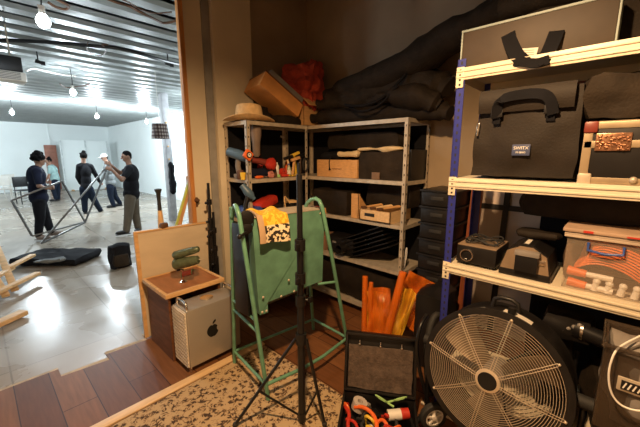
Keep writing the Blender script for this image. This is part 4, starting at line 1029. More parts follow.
# level 3 left unit
q = onY(236, 190, 2.52)
t = thing('gun_shaped_drill', 'black drill hanging from the left end of the left shelf unit', 'drill', (1.72, 2.46, 1.2))
a = MB(); a.tube([(1.66, 2.52, 1.33), (1.70, 2.47, 1.25), (1.74, 2.45, 1.20)], [.03, .04, .02], n=12, smooth=1); a.build('motor', 'bluegrey', t)
a = MB(); a.tube([(1.70, 2.47, 1.26), (1.66, 2.47, 1.16), (1.65, 2.47, 1.10)], .022, n=10); a.build('handle', 'black', t)
q = onY(240, 212, 2.62)
prop('blue_tarp', 'blue folded tarpaulin at the left end of the lower tool shelf', 'tarpaulin', lambda a: a.soft((1.83, 2.66, Z3+.06), (.22, .22, .11), rnd=.5, amp=.04, seed=41), 'bluepl')
q = onY(268, 208, 2.64)
t = thing('tool_case', 'red and black power tool lying on the lower tool shelf', 'power tool', (q.x, 2.66, Z3))
a = MB(); a.soft((q.x, 2.68, Z3+.125), (.28, .14, .09), rot=(0, -.25, .2), rnd=.4, amp=.015, seed=42); a.build('housing', 'red', t)
a = MB(); a.soft((q.x+.02, 2.66, Z3+.05), (.30, .16, .10), rnd=.4, amp=.015, seed=43); a.build('base', 'blackpl', t)
q = onY(295, 205, 2.6)
t = thing('frying_pan', 'dark pan filled with pale wood shavings on the lower tool shelf', 'pan', (q.x, 2.64, Z3))
a = MB(); a.lathe([(.001, 0), (.065, 0), (.09, .10), (.086, .10), (.062, .008), (.001, .008)], (q.x, 2.66, Z3), n=24); a.build('bowl', 'black', t)
a = MB(); a.ball((q.x, 2.66, Z3+.095), (.083, .083, .028), n=18); a.build('contents', 'straw', t)
prop('wire_loop', 'looped pale wire leaning on the dark pan', 'wire', lambda a: a.tube([(q.x-.14, 2.58, Z3+.01), (q.x-.17, 2.58, Z3+.12), (q.x-.15, 2.6, Z3+.19), (q.x-.11, 2.6, Z3+.14), (q.x-.09, 2.58, Z3+.10)], .007, smooth=2), 'straw')
bottle(2.42, 2.56, Z3, .19, .024, 'red', 'yellow', 'red bottle with yellow cap at the inner corner of the lower tool shelf', 'paper')
q = onY(258, 213, 2.54); prop('wood_plank_piece', 'curved pale brown wood piece lying at the front of the lower tool shelf', 'wood', lambda a: a.tube([(q.x-.12, 2.54, Z3+.015), (q.x, 2.53, Z3+.05), (q.x+.12, 2.53, Z3+.055), (q.x+.22, 2.54, Z3+.015)], [.012, .03, .03, .012], n=10, smooth=1), 'crate')
# lower levels dark
prop('black_storage_bag', 'black bag on the bottom level of the left shelf unit', 'bag', lambda a: a.soft((2.05, 2.7, .12+.17), (.6, .3, .33), rnd=.3, amp=.03, seed=45), 'fabric')
prop('black_storage_bag', 'black bag on the second level of the left shelf unit', 'bag', lambda a: a.soft((2.1, 2.7, Z4+.15), (.62, .3, .28), rnd=.3, amp=.03, seed=46), 'fabric')

# level 2 back unit
t = thing('wooden_crate', 'plain light wooden box with a line of print on the middle shelf', 'box', (2.63, 2.25, Z2))
ya, yb = onX(317, 165, 2.52).y, onX(357, 167, 2.52).y
a = MB(); a.bb((2.52, yb, Z2), (2.82, ya, Z2+.175), bev=.003); a.build('body', 'crate', t)
a = MB(); a.text('\u2022\u2022o\u2022oo\u2022\u2022oo\u2022\u2022', .026, Mat((2.519, (ya+yb)/2-.01, Z2+.085), (0, -1, 0), (0, 0, 1), (-1, 0, 0)), .0006); a.build('print', 'brown', t, flat=True)
t = thing('camera_bag', 'dark canvas shoulder bag with a leather patch on the middle shelf', 'bag', (2.68, 1.72, Z2))
yc, yd_ = onX(358, 170, 2.54).y, onX(406, 160, 2.54).y
a = MB(); a.soft((2.69, (yc+yd_)/2, Z2+.125), (.31, yc-yd_-.01, .26), rnd=.16, amp=.02, seed=51, n=14); a.build('body', 'fabric2', t)
q = onX(375, 176, 2.52); a = MB(); a.box((2.530, q.y, q.z), (.006, .085, .065), bev=.002); a.build('patch', mat('leather_patch', (.20, .12, .07), .6), t)
prop('cream_cloth', 'crumpled cream cloth draped along the top of the light wooden box and canvas bag', 'cloth', lambda a: (a.soft((2.60, 2.00, Z2+.235), (.14, .26, .055), rot=(0, 0, 0), rnd=.5, amp=.035, seed=52), a.soft((2.62, 1.68, Z2+.275), (.12, .46, .035), rnd=.5, amp=.03, seed=53)), mat('cream_cloth', (.62, .48, .28), .85))
prop('black_strap_bundle', 'black straps piled on the left of the light wooden box', 'strap', lambda a: (a.soft((2.64, 2.26, Z2+.215), (.20, .26, .075), rnd=.6, amp=.05, seed=54), a.tube([(2.54, 2.22, Z2+.20), (2.512, 2.215, Z2+.15), (2.512, 2.21, Z2+.09), (2.512, 2.205, Z2+.07)], [.006, .006, .006, .014], n=8)), 'blackc')
prop('black_case', 'upright ribbed black case at the right end of the middle shelf', 'case', lambda a: [a.bb((2.60, 1.345+.028*i, Z2), (2.9, 1.345+.028*i+.024, Z2+.27), bev=.008) for i in range(3)], 'blackpl')
prop('black_long_case', 'long black case lying at the back of the middle shelf under the bags', 'case', lambda a: a.soft((2.78, 1.95, Z2+.36), (.22, .9, .16), rnd=.3, amp=.02, seed=55), 'fabric')
# level 3 back unit
t = thing('tool_crate', 'small pine crate with a black hand hole on the lower middle shelf', 'crate', (2.62, 1.6, Z3))
ye, yf = onX(360, 212, 2.5).y, onX(391, 222, 2.5).y
x0, x1, hh = 2.49, 2.86, .105
a = MB(); a.bb((x0, yf, Z3), (x1, ye, Z3+.01)); a.bb((x0, yf, Z3), (x0+.012, ye, Z3+hh)); a.bb((x1-.012, yf, Z3), (x1, ye, Z3+hh)); a.bb((x0, yf, Z3), (x1, yf+.012, Z3+hh)); a.bb((x0, ye-.012, Z3), (x1, ye, Z3+hh)); a.build('body', 'palewood', t)
a = MB(); a.bb((x0-.003, (ye+yf)/2-.0, Z3+.045), (x0+.002, (ye+yf)/2+.11, Z3+.075), bev=.001); a.build('hand_hole', 'rubber', t)
for i, (y0, lb, m_) in enumerate(((yf+.25, 'wooden brush lying across the pine crate, the leftmost', 'crate'), (yf+.15, 'wooden brush lying across the pine crate, the paler', 'palewood'), (yf+.07, 'wooden brush lying across the pine crate, the rightmost', 'crate'))):
    t = thing('paint_brush', lb, 'brush', (2.6, y0, Z3+hh), 'brushes on the pine crate')
    a = MB(); a.tube([(2.52, y0+.04, Z3+hh+.02), (2.66, y0-.04, Z3+hh+.035), (2.76, y0-.10, Z3+hh+.03)], [.010, .013, .01], n=8); a.build('handle', m_, t)
    a = MB(); a.box((2.505, y0+.05, Z3+hh+.018), (.05, .04, .022), rot=(0, 0, -.5), bev=.004); a.build('bristles', 'brown', t)
t = thing('carton', 'pale wooden panel box standing behind the pine crate', 'box', (2.62, 1.92, Z3))
yg, yh = onX(352, 200, 2.53).y, onX(368, 200, 2.53).y
a = MB(); a.prism([(2.52, yg, Z3), (2.52, yg-.09, Z3), (2.52, yg-.09, Z3+.24), (2.52, yg, Z3+.24)], (.02, 0, 0)); a.prism([(2.52, yg-.08, Z3), (2.75, yg-.08, Z3), (2.52, yg-.08, Z3+.24)], (0, -.015, 0)); a.build('body', 'crate', t)
prop('black_camera_bag', 'black padded bag at the left of the lower middle shelf', 'bag', lambda a: a.soft((2.70, 2.22, Z3+.13), (.36, .48, .25), rnd=.2, amp=.02, seed=61), 'fabric')
prop('black_flat_bag', 'black bag behind the pine crate on the lower middle shelf', 'bag', lambda a: a.soft((2.78, 1.62, Z3+.23), (.22, .5, .22), rnd=.3, amp=.02, seed=62), 'fabric')
# level 4 back unit
prop('folded_black_pieces', 'stack of flat black pieces slanting on the second lowest shelf', 'pieces', lambda a: [a.box((2.66, 1.72+.02*i, Z4+.10+i*.035), (.28, .52, .012), rot=(-.42, 0, 0), bev=.003) for i in range(6)], 'blackpl')
t = thing('camcorder', 'black camera body on the second lowest shelf behind the green tube', 'camera', (2.64, 2.1, Z4))
a = MB(); a.soft((2.64, 2.08, Z4+.10), (.22, .36, .18), rnd=.2, amp=.015, seed=63); a.build('body', 'blackpl', t)
a = MB(); a.lathe([(.03, 0), (.055, 0), (.05, .09), (.04, .09)], (2.53, 2.02, Z4+.09), (-1, 0, 0), closed=True); a.build('lens', 'blackpl', t)
a = MB(); a.box((2.528, 2.15, Z4+.13), (.004, .05, .02)); a.build('badge', 'grey', t)
prop('brown_carton', 'brown carton behind the black camera body at the left', 'carton', lambda a: a.bb((2.55, 2.30, Z4), (2.80, 2.47, Z4+.16), bev=.003), mat('kraft', (.22, .12, .07), .8))
prop('white_cable', 'thin pale cable loop beside the right post of the back shelf unit', 'cable', lambda a: a.tube([(2.62, 1.37, Z4+.01), (2.60, 1.36, Z4+.16), (2.62, 1.355, Z4+.22), (2.63, 1.36, Z4+.12), (2.61, 1.37, Z4+.008)], .005, smooth=2), 'white')
prop('black_storage_bag', 'black bag on the bottom level of the back shelf unit', 'bag', lambda a: a.soft((2.72, 1.9, .12+.17), (.36, 1.0, .33), rnd=.3, amp=.03, seed=64), 'fabric')

# ================================================================ BLACK CRATE STACK right of the back unit
n_c = 9; h_c = .132
def tray(x, y, z, label):
    t = thing('stacked_tray', label, 'tray', (x, y, z), 'black trays stacked by the blue post')
    a = MB(); a.box((x, y, z+h_c*.45), (.40, .27, h_c*.88), bev=.012, taper=1.0); a.build('body', 'blackpl', t)
    a = MB(); a.box((x, y, z+h_c*.93), (.425, .295, h_c*.12), bev=.006); a.build('rim', 'blackpl', t)
    a = MB(); a.box((x-.202, y, z+h_c*.5), (.008, .10, .03), bev=.003); a.build('handle', 'rubber', t)
    return t
base = tray(2.66, 1.035, 0, 'black plastic tray in the tall stack between the grey shelving and blue post')
for k in range(1, n_c+1):
    dup(base, (2.66, 1.035, k*(h_c+.001)), 'black plastic tray in the tall stack between the grey shelving and blue post')

# ================================================================ RED-BROWN WINDOW FRAME leaning on the back wall
t = thing('glazed_door', 'old red-brown timber glazed door leaning on the back wall behind the blue shelving', 'door', (2.8, .55, 0))
ax0, dx_ = 2.62, .23
def lp(y, z): return V((ax0+dx_*z/2.1, y, z))
yl, yr = .885, -.02
for (y0, y1, z0, z1, nm) in ((yl-.09, yl, 0, 2.12, 'stile'), (yr, yr+.09, 0, 2.12, 'stile'), (yr+.09, yl-.09, 2.02, 2.12, 'rail'), (yr+.09, yl-.09, 0, .22, 'rail')):
    a = MB(); a.prism([lp(y0, z0), lp(y1, z0), lp(y1, z1), lp(y0, z1)], (.035, 0, 0)); a.build(nm, 'mahog', t, flat=True)
a = MB()
for z in (.72, 1.20, 1.68): a.prism([lp(yr+.09, z-.02), lp(yl-.09, z-.02), lp(yl-.09, z+.02), lp(yr+.09, z+.02)], (.03, 0, 0))
for y in (.36, .62): a.prism([lp(y-.02, .22), lp(y+.02, .22), lp(y+.02, 2.02), lp(y-.02, 2.02)], (.028, 0, 0))
a.build('glazing_bar', 'black', t, flat=True)
a = MB(); a.prism([lp(yr+.09, .22)+V((.012, 0, 0)), lp(yl-.09, .22)+V((.012, 0, 0)), lp(yl-.09, 2.02)+V((.012, 0, 0)), lp(yr+.09, 2.02)+V((.012, 0, 0))], (.005, 0, 0)); a.build('pane', 'glass', t, flat=True)

# ================================================================ BLUE AND CREAM SHELVING
BX0, BX1, BY0, BY1 = 1.85, 2.30, -1.15, .715
BZ = (2.055, 1.475, .975, .25)
t = thing('boltless_shelving', 'boltless shelving with blue posts and cream shelves at the right', 'shelf unit', ((BX0+BX1)/2, (BY0+BY1)/2, 0))
for x, sx in ((BX0, 1), (BX1, -1)):
    for y, sy in ((BY1, -1), (BY0, 1)):
        a = MB(); a.bb((x, y, 0), (x+sx*.004, y+sy*.042, 2.10)); a.bb((x, y, 0), (x+sx*.042, y+sy*.004, 2.10))
        for k in range(52):
            z = .04+k*.04; a.box((x-sx*.0006, y+sy*.022, z), (.002, .009, .016), mi=1); a.box((x+sx*.022, y-sy*.0006, z), (.009, .002, .016), mi=1)
        a.build('post', ['blue', 'rubber'], t)
for z in BZ:
    a = MB(); a.bb((BX0-.006, BY0, z-.062), (BX0, BY1, z), bev=.002); a.bb((BX0-.012, BY0, z-.022), (BX0-.005, BY1, z-.012), bev=.002); a.bb((BX0-.012, BY0, z-.05), (BX0-.005, BY1, z-.040), bev=.002)
    b_ = a.build('front_beam', 'cream', t)
    a = MB(); a.bb((BX0-.008, BY1-.038, z-.10), (BX0-.003, BY1+.001, z+.004), bev=.001); a.build('beam_bracket', 'cream', b_)
    a = MB(); 
    for k in range(4): a.box((BX0-.009, BY1-.020, z-.085+k*.024), (.002, .010, .010))
    a.build('rivet', 'rubber', b_)
    a = MB(); a.bb((BX1, BY0, z-.062), (BX1+.006, BY1, z)); a.build('rear_beam', 'cream', t)
    
    for ys in (BY1-.008, BY0+.004): a = MB(); a.bb((BX0, ys, z-.062), (BX1, ys+.004, z-.01)); a.build('side_beam', 'cream', t)
    a = MB(); a.bb((BX0, BY0+.01, z-.012), (BX1, BY1-.01, z-.001)); a.build('deck', 'cream', t)
T1, T2, T3, T4 = [z for z in BZ]
# top level
t = thing('flat_case', 'large flat tan case with pale teal rim and black strap on the top shelf', 'case', (2.0, .2, T1))
q0, q1, q2 = onX(461, 52, 1.95), onX(582, 18, 1.95), onX(462, 72, 1.95)
ycl, ycr = onX(463, 60, 1.95).y, onX(618, 20, 1.95).y
a = MB(); a.bb((1.93, ycr, T1), (2.05, ycl, T1+.205), bev=.006); a.build('body', mat('dark_tan_case', (.045, .029, .016), .6), t)
a = MB(); a.bb((1.925, ycr-.004, T1+.20), (2.055, ycl+.004, T1+.212), bev=.003); a.bb((1.925, ycr-.008, T1), (2.055, ycr, T1+.212), bev=.003); a.bb((1.925, ycl, T1), (2.055, ycl+.008, T1+.212), bev=.003); a.build('rim', 'teal', t)
qs = [onX(x, y, X_) for x, y, X_ in ((508, 34, 1.922), (510, 42, 1.915), (516, 55, 1.86), (524, 62, 1.835), (536, 64, 1.832), (545, 59, 1.85), (552, 44, 1.90), (557, 31, 1.922))]
a = MB(); a.ribbon(qs[:4], (0, -1, 0), .062, .006); a.ribbon(qs[4:], (0, -1, 0), .062, .006); a.ribbon([qs[3]+V((0, .04, .01)), qs[3], qs[4], qs[4]+V((0, -.05, .01))], (0, 0, 1), .040, .016); a.build('strap', 'blackc', t)
q = onX(528.5, 53, 1.90); a = MB(); a.box((1.893, q.y, q.z), (.004, .075, .040), rot=(.12, 0, 0), bev=.001); lab_ = a.build('tag_label', 'paper', t)
a = MB(); 
for k in range(3): a.box((1.8905, q.y, q.z+.010-.010*k), (.001, .05, .0025), rot=(.12, 0, 0))
a.build('print_line', 'grey', lab_)
longbag('fabric_roll', 'dark fabric roll lying behind the tan case at the top right', [(2.22, .62, T1+.36), (2.20, .45, T1+.37), (2.18, .1, T1+.37), (2.16, -.3, T1+.37), (2.16, -.7, T1+.37)], [.075, .085, .085, .085, .085], 'fabric', 17)
prop('black_storage_bag', 'black bag beneath the dark fabric roll behind the tan case', 'bag', lambda a: a.soft((2.19, .1, T1+.14), (.22, 1.1, .27), rnd=.25, amp=.02, seed=71), 'fabric')
prop('black_soft_bag', 'black soft bag at the right edge of the top shelf', 'bag', lambda a: a.soft((2.05, -.22, T1+.14), (.32, .40, .27), rnd=.5, amp=.05, seed=72), 'fabric2')
# middle level
t = thing('equipment_bag', 'large square black equipment bag with a blue label on the middle cream shelf', 'bag', (2.0, .4, T2))
ybl, ybr = onX(470, 150, 1.88).y, onX(580, 150, 1.88).y
a = MB(); a.soft((2.06, (ybl+ybr)/2, T2+.225), (.36, ybl-ybr, .45), rnd=.19, amp=.022, fr=4, seed=81, n=16); 
for v in a.bm.verts:
    k_ = (v.co.z-T2)/.45; v.co.y = (ybl+ybr)/2+(v.co.y-(ybl+ybr)/2)*(1.03-.10*k_)-.012*k_
bd = a.build('body', 'bagbrown', t)
yw = ybl-ybr; ym = (ybl+ybr)/2
a = MB(); a.sheet(lambda u, v: V((1.872-.010*math.sin(v*PI)+.02*max(0, .2-v), ybl-.035-(yw-.075)*u, T2+.445-.105*v)), 16, 8, .012); a.build('flap', 'bagbrown', t)
for yy in (ym+yw*.24, ym-yw*.24):
    a = MB(); a.box((1.868, yy, T2+.36), (.008, .035, .16), bev=.002); st = a.build('webbing', 'blackc', t)
    a = MB(); a.box((1.858, yy, T2+.335), (.014, .055, .045), bev=.004); a.build('buckle', 'blackpl', st)
a = MB(); a.ribbon([(1.858, ym+yw*.24, T2+.31), (1.84, ym+yw*.235, T2+.37), (1.83, ym+yw*.17, T2+.405), (1.83, ym-yw*.12, T2+.41), (1.835, ym-yw*.23, T2+.385), (1.856, ym-yw*.26, T2+.31)], (0, -.75, .75), .045, .012); a.build('handle', 'blackc', t)
q = onX(521, 150, 1.865); a = MB(); a.box((1.863, q.y, q.z), (.006, .078, .054), bev=.002); lb_ = a.build('label_patch', mat('navy_label', (.045, .06, .13), .6), t)
mt = lambda dz: Mat((1.8585, q.y, q.z+dz), (0, -1, 0), (0, 0, 1), (-1, 0, 0))
a = MB(); a.text('SWITX', .021, mt(.009), .0008); a.text('M-BAG', .014, mt(-.012), .0008); a.build('lettering', 'white', lb_, flat=True)
a = MB(); a.box((1.875, ybl-.035, T2+.27), (.012, .014, .045), bev=.003); a.box((1.87, ybl-.035, T2+.24), (.008, .010, .03), bev=.002); a.build('zip_pull', 'chrome', t)
# flight case
yfl = onX(583, 150, 1.88).y; fx = 1.88
t = thing('flight_case', 'black flight case with silver edges and a bronze catch on the middle cream shelf', 'case', (2.0, yfl-.3, T2))
a = MB(); a.bb((fx, yfl-.60, T2), (2.24, yfl, T2+.265), bev=.006); a.build('body', 'blackpl', t)
fz = T2+.265
a = MB()
for (y0, y1, z0, z1) in ((yfl-.60, yfl, T2, T2+.028), (yfl-.60, yfl, fz-.028, fz), (yfl-.60, yfl, T2+.155, T2+.185)): a.bb((fx-.004, y0, z0), (fx+.004, y1, z1), bev=.002)
a.bb((fx, yfl-.6, fz-.002), (fx+.03, yfl, fz+.004)); a.bb((fx-.004, yfl-.028, T2), (fx+.02, yfl+.004, fz+.003), bev=.002); a.build('edge_profile', mat('dull_gold_profile', (.36, .28, .18), .4, metal=.4), t)
for z in (T2+.02, fz-.02):
    a = MB(); a.box((fx-.001, yfl-.018, z), (.022, .05, .05), bev=.01); a.build('corner', 'darkred' if z > T2+.1 else 'steel', t)
q = onX(613, 142, fx)
a = MB(); a.box((fx-.007, q.y, q.z), (.006, .115, .075), bev=.004)
random.seed(3)
for k in range(70): a.ball((fx-.012, q.y+random.uniform(-.052, .052), q.z+random.uniform(-.033, .033)), random.uniform(.002, .006), 6)
a.build('latch', mat('bronze_ornament', (.42, .22, .13), .3, metal=.8, var=.4, scale=80), t)
a = MB(); a.ball((fx-.008, onX(634, 176, fx).y, T2+.022), .014); a.build('corner_ball', 'steel', t)
prop('dark_backpack', 'dark grey backpack lying on the flight case under the top shelf', 'backpack', lambda a: a.soft((2.06, yfl-.22, fz+.105), (.34, .50, .19), rnd=.45, amp=.05, seed=82), 'fabric2')
prop('black_light_bag', 'black bag standing between the equipment bag and the flight case', 'bag', lambda a: a.soft((2.14, (ybr+yfl)/2-.02, T2+.22), (.26, .16, .43), rnd=.25, amp=.02, seed=83), 'fabric')
# lower level
t = thing('projector', 'black projector with a round lens at the left end of the lowest visible cream shelf', 'projector', (1.95, .6, T3))
y0_, y1_ = onX(456, 250, 1.865).y, onX(497, 250, 1.865).y
a = MB(); a.bb((1.87, y1_, T3+.012), (2.13, y0_, T3+.115), bev=.012); a.build('body', 'blackpl', t)
a = MB(); a.bb((1.875, y1_+.004, T3+.112), (2.128, y0_-.004, T3+.120), bev=.004); a.build('top_panel', mat('tan_front', (.24, .17, .11), .5), t)
q = onX(467, 250, 1.865)
a = MB(); a.lathe([(.030, 0), (.036, 0), (.036, .014), (.030, .014)], (1.872, q.y, T3+.062), (-1, 0, 0), closed=True); ln = a.build('lens_ring', 'chrome', t)
a = MB(); a.lathe([(.001, .004), (.020, .006), (.030, .001)], (1.872, q.y, T3+.062), (-1, 0, 0)); a.build('lens', 'black', ln)
for x in (1.90, 2.1):
    for y in (y1_+.03, y0_-.03): a = MB(); a.cyl((x, y, T3), (x, y, T3+.014), .012); a.build('foot', 'rubber', t)
prop('coiled_cable', 'tangled thin black cable lying on top of the projector', 'cable', lambda a: a.tube([(1.98+.07*math.cos(k*1.3)+.02*math.sin(k*2.7), (y0_+y1_)/2-.01+.085*math.sin(k*1.05), T3+.128+.012*(1+math.sin(k*2.1))) for k in [i*.35 for i in range(60)]], .0045, n=6), 'rubber')
# brownish device
t = thing('studio_lamp_head', 'boxy tan and black lamp head with sloped sides on the lowest visible cream shelf', 'lamp head', (1.95, .35, T3))
u0, u1 = onX(499, 265, 1.87).y, onX(552, 268, 1.87).y
wd = u0-u1
a = MB(); a.bb((1.865, u1, T3), (2.16, u0, T3+.036), bev=.006); a.build('base', 'blackpl', t)
a = MB(); a.prism([(1.872, u0-.004, T3+.036), (1.872, u0-.03, T3+.135), (1.872, u0-.085, T3+.175), (1.872, u1+.085, T3+.175), (1.872, u1+.02, T3+.13), (1.872, u1+.004, T3+.036)], (.26, 0, 0)); bd = a.build('housing', 'blackpl', t, flat=True)
a = MB(); a.prism([(1.866, u0-.006, T3+.036), (1.866, u0-.032, T3+.133), (1.866, u0-.088, T3+.165), (1.866, u1+.085, T3+.165), (1.866, u1+.024, T3+.125), (1.866, u1+.008, T3+.036)], (.006, 0, 0)); a.build('front_panel', mat('tan_front', (.24, .17, .11), .5), t, flat=True)
um = (u0+u1)/2-.015
a = MB(); a.bb((1.835, um-.045, T3+.04), (1.867, um+.055, T3+.125), bev=.006); a.build('lens_hood', 'black', t)
a = MB(); a.bb((1.828, um-.05, T3+.125), (1.867, um+.058, T3+.150), bev=.004); a.build('hood_cap', 'grey', t)
a = MB(); a.bb((1.860, u1+.028, T3+.085), (1.867, u1+.068, T3+.110), bev=.002); a.build('reflector', 'chrome', t)
a = MB(); a.prism([(1.90, u0-.10, T3+.176), (1.90, u1+.11, T3+.176), (2.0, u1+.11, T3+.176), (2.0, u0-.10, T3+.176)], (0, 0, .002)); a.build('top_label', 'paper', t)
prop('black_pouch', 'black pouch lying on top of the boxy lamp head', 'pouch', lambda a: a.soft((2.08, um, T3+.20), (.13, .20, .04), rnd=.5, amp=.01, seed=91), 'fabric')
prop('brown_cloth', 'dull brown cloth between the lamp head and the clear plastic box', 'cloth', lambda a: a.soft((2.10, u1-.075, T3+.08), (.20, .10, .15), rnd=.6, amp=.03, seed=92), mat('brown_cloth', (.10, .055, .03), .9))
# clear box with orange cable
v0 = onX(563, 270, 1.872).y; v1 = v0-.40; hb = .262
t = thing('clear_storage_box', 'clear plastic storage box full of orange cable on the cream shelf', 'storage box', (2.0, (v0+v1)/2, T3))
a = MB()
xa, xb = 1.872, 2.20
a.bb((xa, v1, T3), (xb, v0, T3+.004)); a.bb((xa, v1, T3), (xa+.004, v0, T3+hb)); a.bb((xb-.004, v1, T3), (xb, v0, T3+hb)); a.bb((xa, v1, T3), (xb, v1+.004, T3+hb)); a.bb((xa, v0-.004, T3), (xb, v0, T3+hb))
bb_ = a.build('body', 'clear', t)
a = MB(); a.bb((xa-.012, v1-.01, T3+hb), (xb+.012, v0+.012, T3+hb+.012), bev=.004); a.bb((xa-.012, v1-.01, T3+hb-.012), (xa-.004, v0+.012, T3+hb), bev=.002); a.build('lid', mat('frosted_lid', (.62, .50, .38), .4, alpha=.8), t)
a = MB(); ha = onX(590, 236, xa).y; hb_ = onX(626, 240, xa).y; hz = T3+.20
a.tube([(xa-.006, ha, hz+.035), (xa-.012, ha, hz), (xa-.016, (ha+hb_)/2, hz-.008), (xa-.012, hb_, hz), (xa-.006, hb_, hz+.035)], .006, n=8); a.build('handle', 'bluepl', t)
t2 = thing('orange_cable_coil', 'bundle of orange cable loops inside the clear plastic box', 'cable', (2.0, (v0+v1)/2, T3+.005))
for k in range(9):
    z = T3+.105+.012*k; o_ = .006*k
    a = MB(); a.tube([(1.895+.004*k, v0-.03-o_, T3+.09+.004*k), (1.892, v0-.10, z+.035), (1.89, v0-.20, z+.025), (1.892, v0-.28-.004*k, z-.03), (1.90, v0-.36, z-.05), (2.05, v1+.03, z-.02), (2.15, (v0+v1)/2, z+.03), (2.1, v0-.05, z)], .0042, n=8, closed=True, smooth=2); a.build('cable_loop', 'cableor', t2)
for i, (yy, zz, r0, lb) in enumerate(((v0-.055, .022, .022, 'orange plug lying at the bottom left inside the clear box'), (v0-.05, .078, .022, 'orange plug lying above the other one inside the clear box'))):
    t3 = thing('cable_plug', lb, 'plug', (1.91, yy, T3+zz-.018))
    a = MB(); a.cyl((1.91, yy+.035, T3+zz), (1.905, yy-.035, T3+zz-.004), .022, .018); a.build('body', 'cableor', t3)
    a = MB(); a.cyl((1.905, yy-.035, T3+zz-.004), (1.90, yy-.13, T3+zz-.006), .013, .014); a.build('connector', 'white', t3)
random.seed(8)
for k in range(6):
    yy = v0-.12-.045*k
    prop('pale_fitting', 'pale plastic fitting at the bottom of the clear box', 'fitting', lambda a: (a.cyl((1.90, yy, T3+.006), (1.90, yy-.006, T3+.05), .014, .011), a.ball((1.90, yy-.006, T3+.05), .015)), 'white', group='pale fittings in the clear box')
t = thing('box_lid_tray', 'stacked pale tray with red trim resting on the clear box', 'tray', (2.0, (v0+v1)/2, T3+hb+.013))
z = T3+hb+.013
a = MB(); a.bb((xa-.02, v1, z), (xb, v0+.02, z+.018), bev=.006); a.build('body', mat('pink_cream', (.42, .29, .20), .5), t)
a = MB(); a.bb((xa-.023, v0-.09, z+.004), (xa-.018, v0-.055, z+.014)); a.bb((xa-.023, v1, z+.004), (xa-.018, v0-.20, z+.010)); a.build('red_mark', 'red', t)
prop('long_black_case', 'long black padded case lying behind the clear box under the middle shelf', 'case', lambda a: a.soft((2.16, v0-.10, T3+.36), (.20, .70, .13), rnd=.25, amp=.015, seed=95), 'fabric')
prop('shade_backdrop_sheet', 'added dark sheet as painted shade behind the lowest visible cream shelf', 'cloth', lambda a: a.sheet(lambda u, v: V((2.33+.012*math.sin(u*20), .33-u*1.4, 1.40-v*1.395)), 40, 8, .004), 'blackc')  # added dark sheet, darkness behind the shelf put in as colour
prop('shade_backdrop_sheet', 'added black sheet as painted shade behind the middle cream shelf at the right', 'cloth', lambda a: a.sheet(lambda u, v: V((2.33+.012*math.sin(u*20), .12-u*1.2, 2.0-v*.595)), 40, 8, .004), 'blackc')  # second added sheet, darkness behind the middle shelf

# ================================================================ DRUM FAN
fc = onX(487, 377, 1.60); FCX = 1.60; fr = .300; fy = onX(498, 378, FCX).y; fz_ = fc.z-.002
fy, fz_ = .350, fz_+.012
FA = V((-.985, -.02, .17)).normalized()
t = thing('drum_fan', 'large black industrial drum fan with a round silver wire grille', 'fan', (1.75, fy, 0))
FC = V((FCX, fy, fz_)); fs_ = FA.cross(V((0, 0, 1))).normalized(); fu = fs_.cross(FA)
def fp(u, v, w=0): return FC+fs_*u+fu*v+FA*w
a = MB(); a.lathe([(.285, -.24), (.315, -.24), (.325, -.215), (.315, -.20), (.315, -.02), (.330, -.01), (.330, .012), (.300, .014), (.295, -.02), (.288, -.2)], FC, FA, n=56, closed=True); dr = a.build('drum', 'blackpl', t)
# grille rings
a = MB()
for i in range(24):
    r = .052+(.296-.052)*i/23; dome = .045*(1-(r/.30)**2)
    a.tube([fp(r*math.cos(k*2*PI/48), r*math.sin(k*2*PI/48), .012+dome) for k in range(48)], .0012, n=5, closed=True)
gr = a.build('grille', 'wire', t)
for k in range(8):
    th = k*2*PI/8+.18
    a = MB()
    for o_ in (-.006, .006):
        a.tube([fp(r*math.cos(th)-o_*math.sin(th), r*math.sin(th)+o_*math.cos(th), .015+.045*(1-(r/.30)**2)) for r in (.045, .12, .2, .27, .305)], .0017, n=6)
    a.ball(fp(.308*math.cos(th), .308*math.sin(th), .016), .007, 8); a.build('grille_spoke', 'wire', gr)
a = MB(); a.lathe([(.055, .052), (.055, .062), (.045, .066), (.001, .066)], FC, FA, n=32); hb2 = a.build('hub_plate', 'wire', gr)
a = MB(); a.lathe([(.042, .0665), (.001, .068)], FC, FA, n=28); a.build('badge', 'black', hb2)
a = MB()
for r0, z0, z1 in ((.05, -.16, -.04),): a.cyl(fp(0, 0, z0), fp(0, 0, z1), r0)
a.build('motor_hub', 'grey', t)
for k in range(3):
    th = k*2*PI/3+PI*.80
    def bl(u, v):
        r = .05+u*.22; w_ = (v-.5)*(.8-.15*u); th2 = th+w_+.25*u
        return fp(r*math.cos(th2), r*math.sin(th2), -.10-(v-.5)*.085)
    a = MB(); a.sheet(bl, 10, 8, .003); a.build('blade', mat('fan_blade_metal', (.20, .15, .10), .35, metal=.5), t)
for k in range(3):
    th = k*2*PI/3+.3; a = MB(); a.cyl(fp(.04*math.cos(th), .04*math.sin(th), -.2), fp(.3*math.cos(th), .3*math.sin(th), -.2), .006); a.build('rear_spoke', 'black', t)
a = MB()
for i in range(14): a.tube([fp((.06+.018*i)*math.cos(k*2*PI/32), (.06+.018*i)*math.sin(k*2*PI/32), -.235) for k in range(32)], .0015, n=4, closed=True)
a.build('rear_grille', 'black', t)
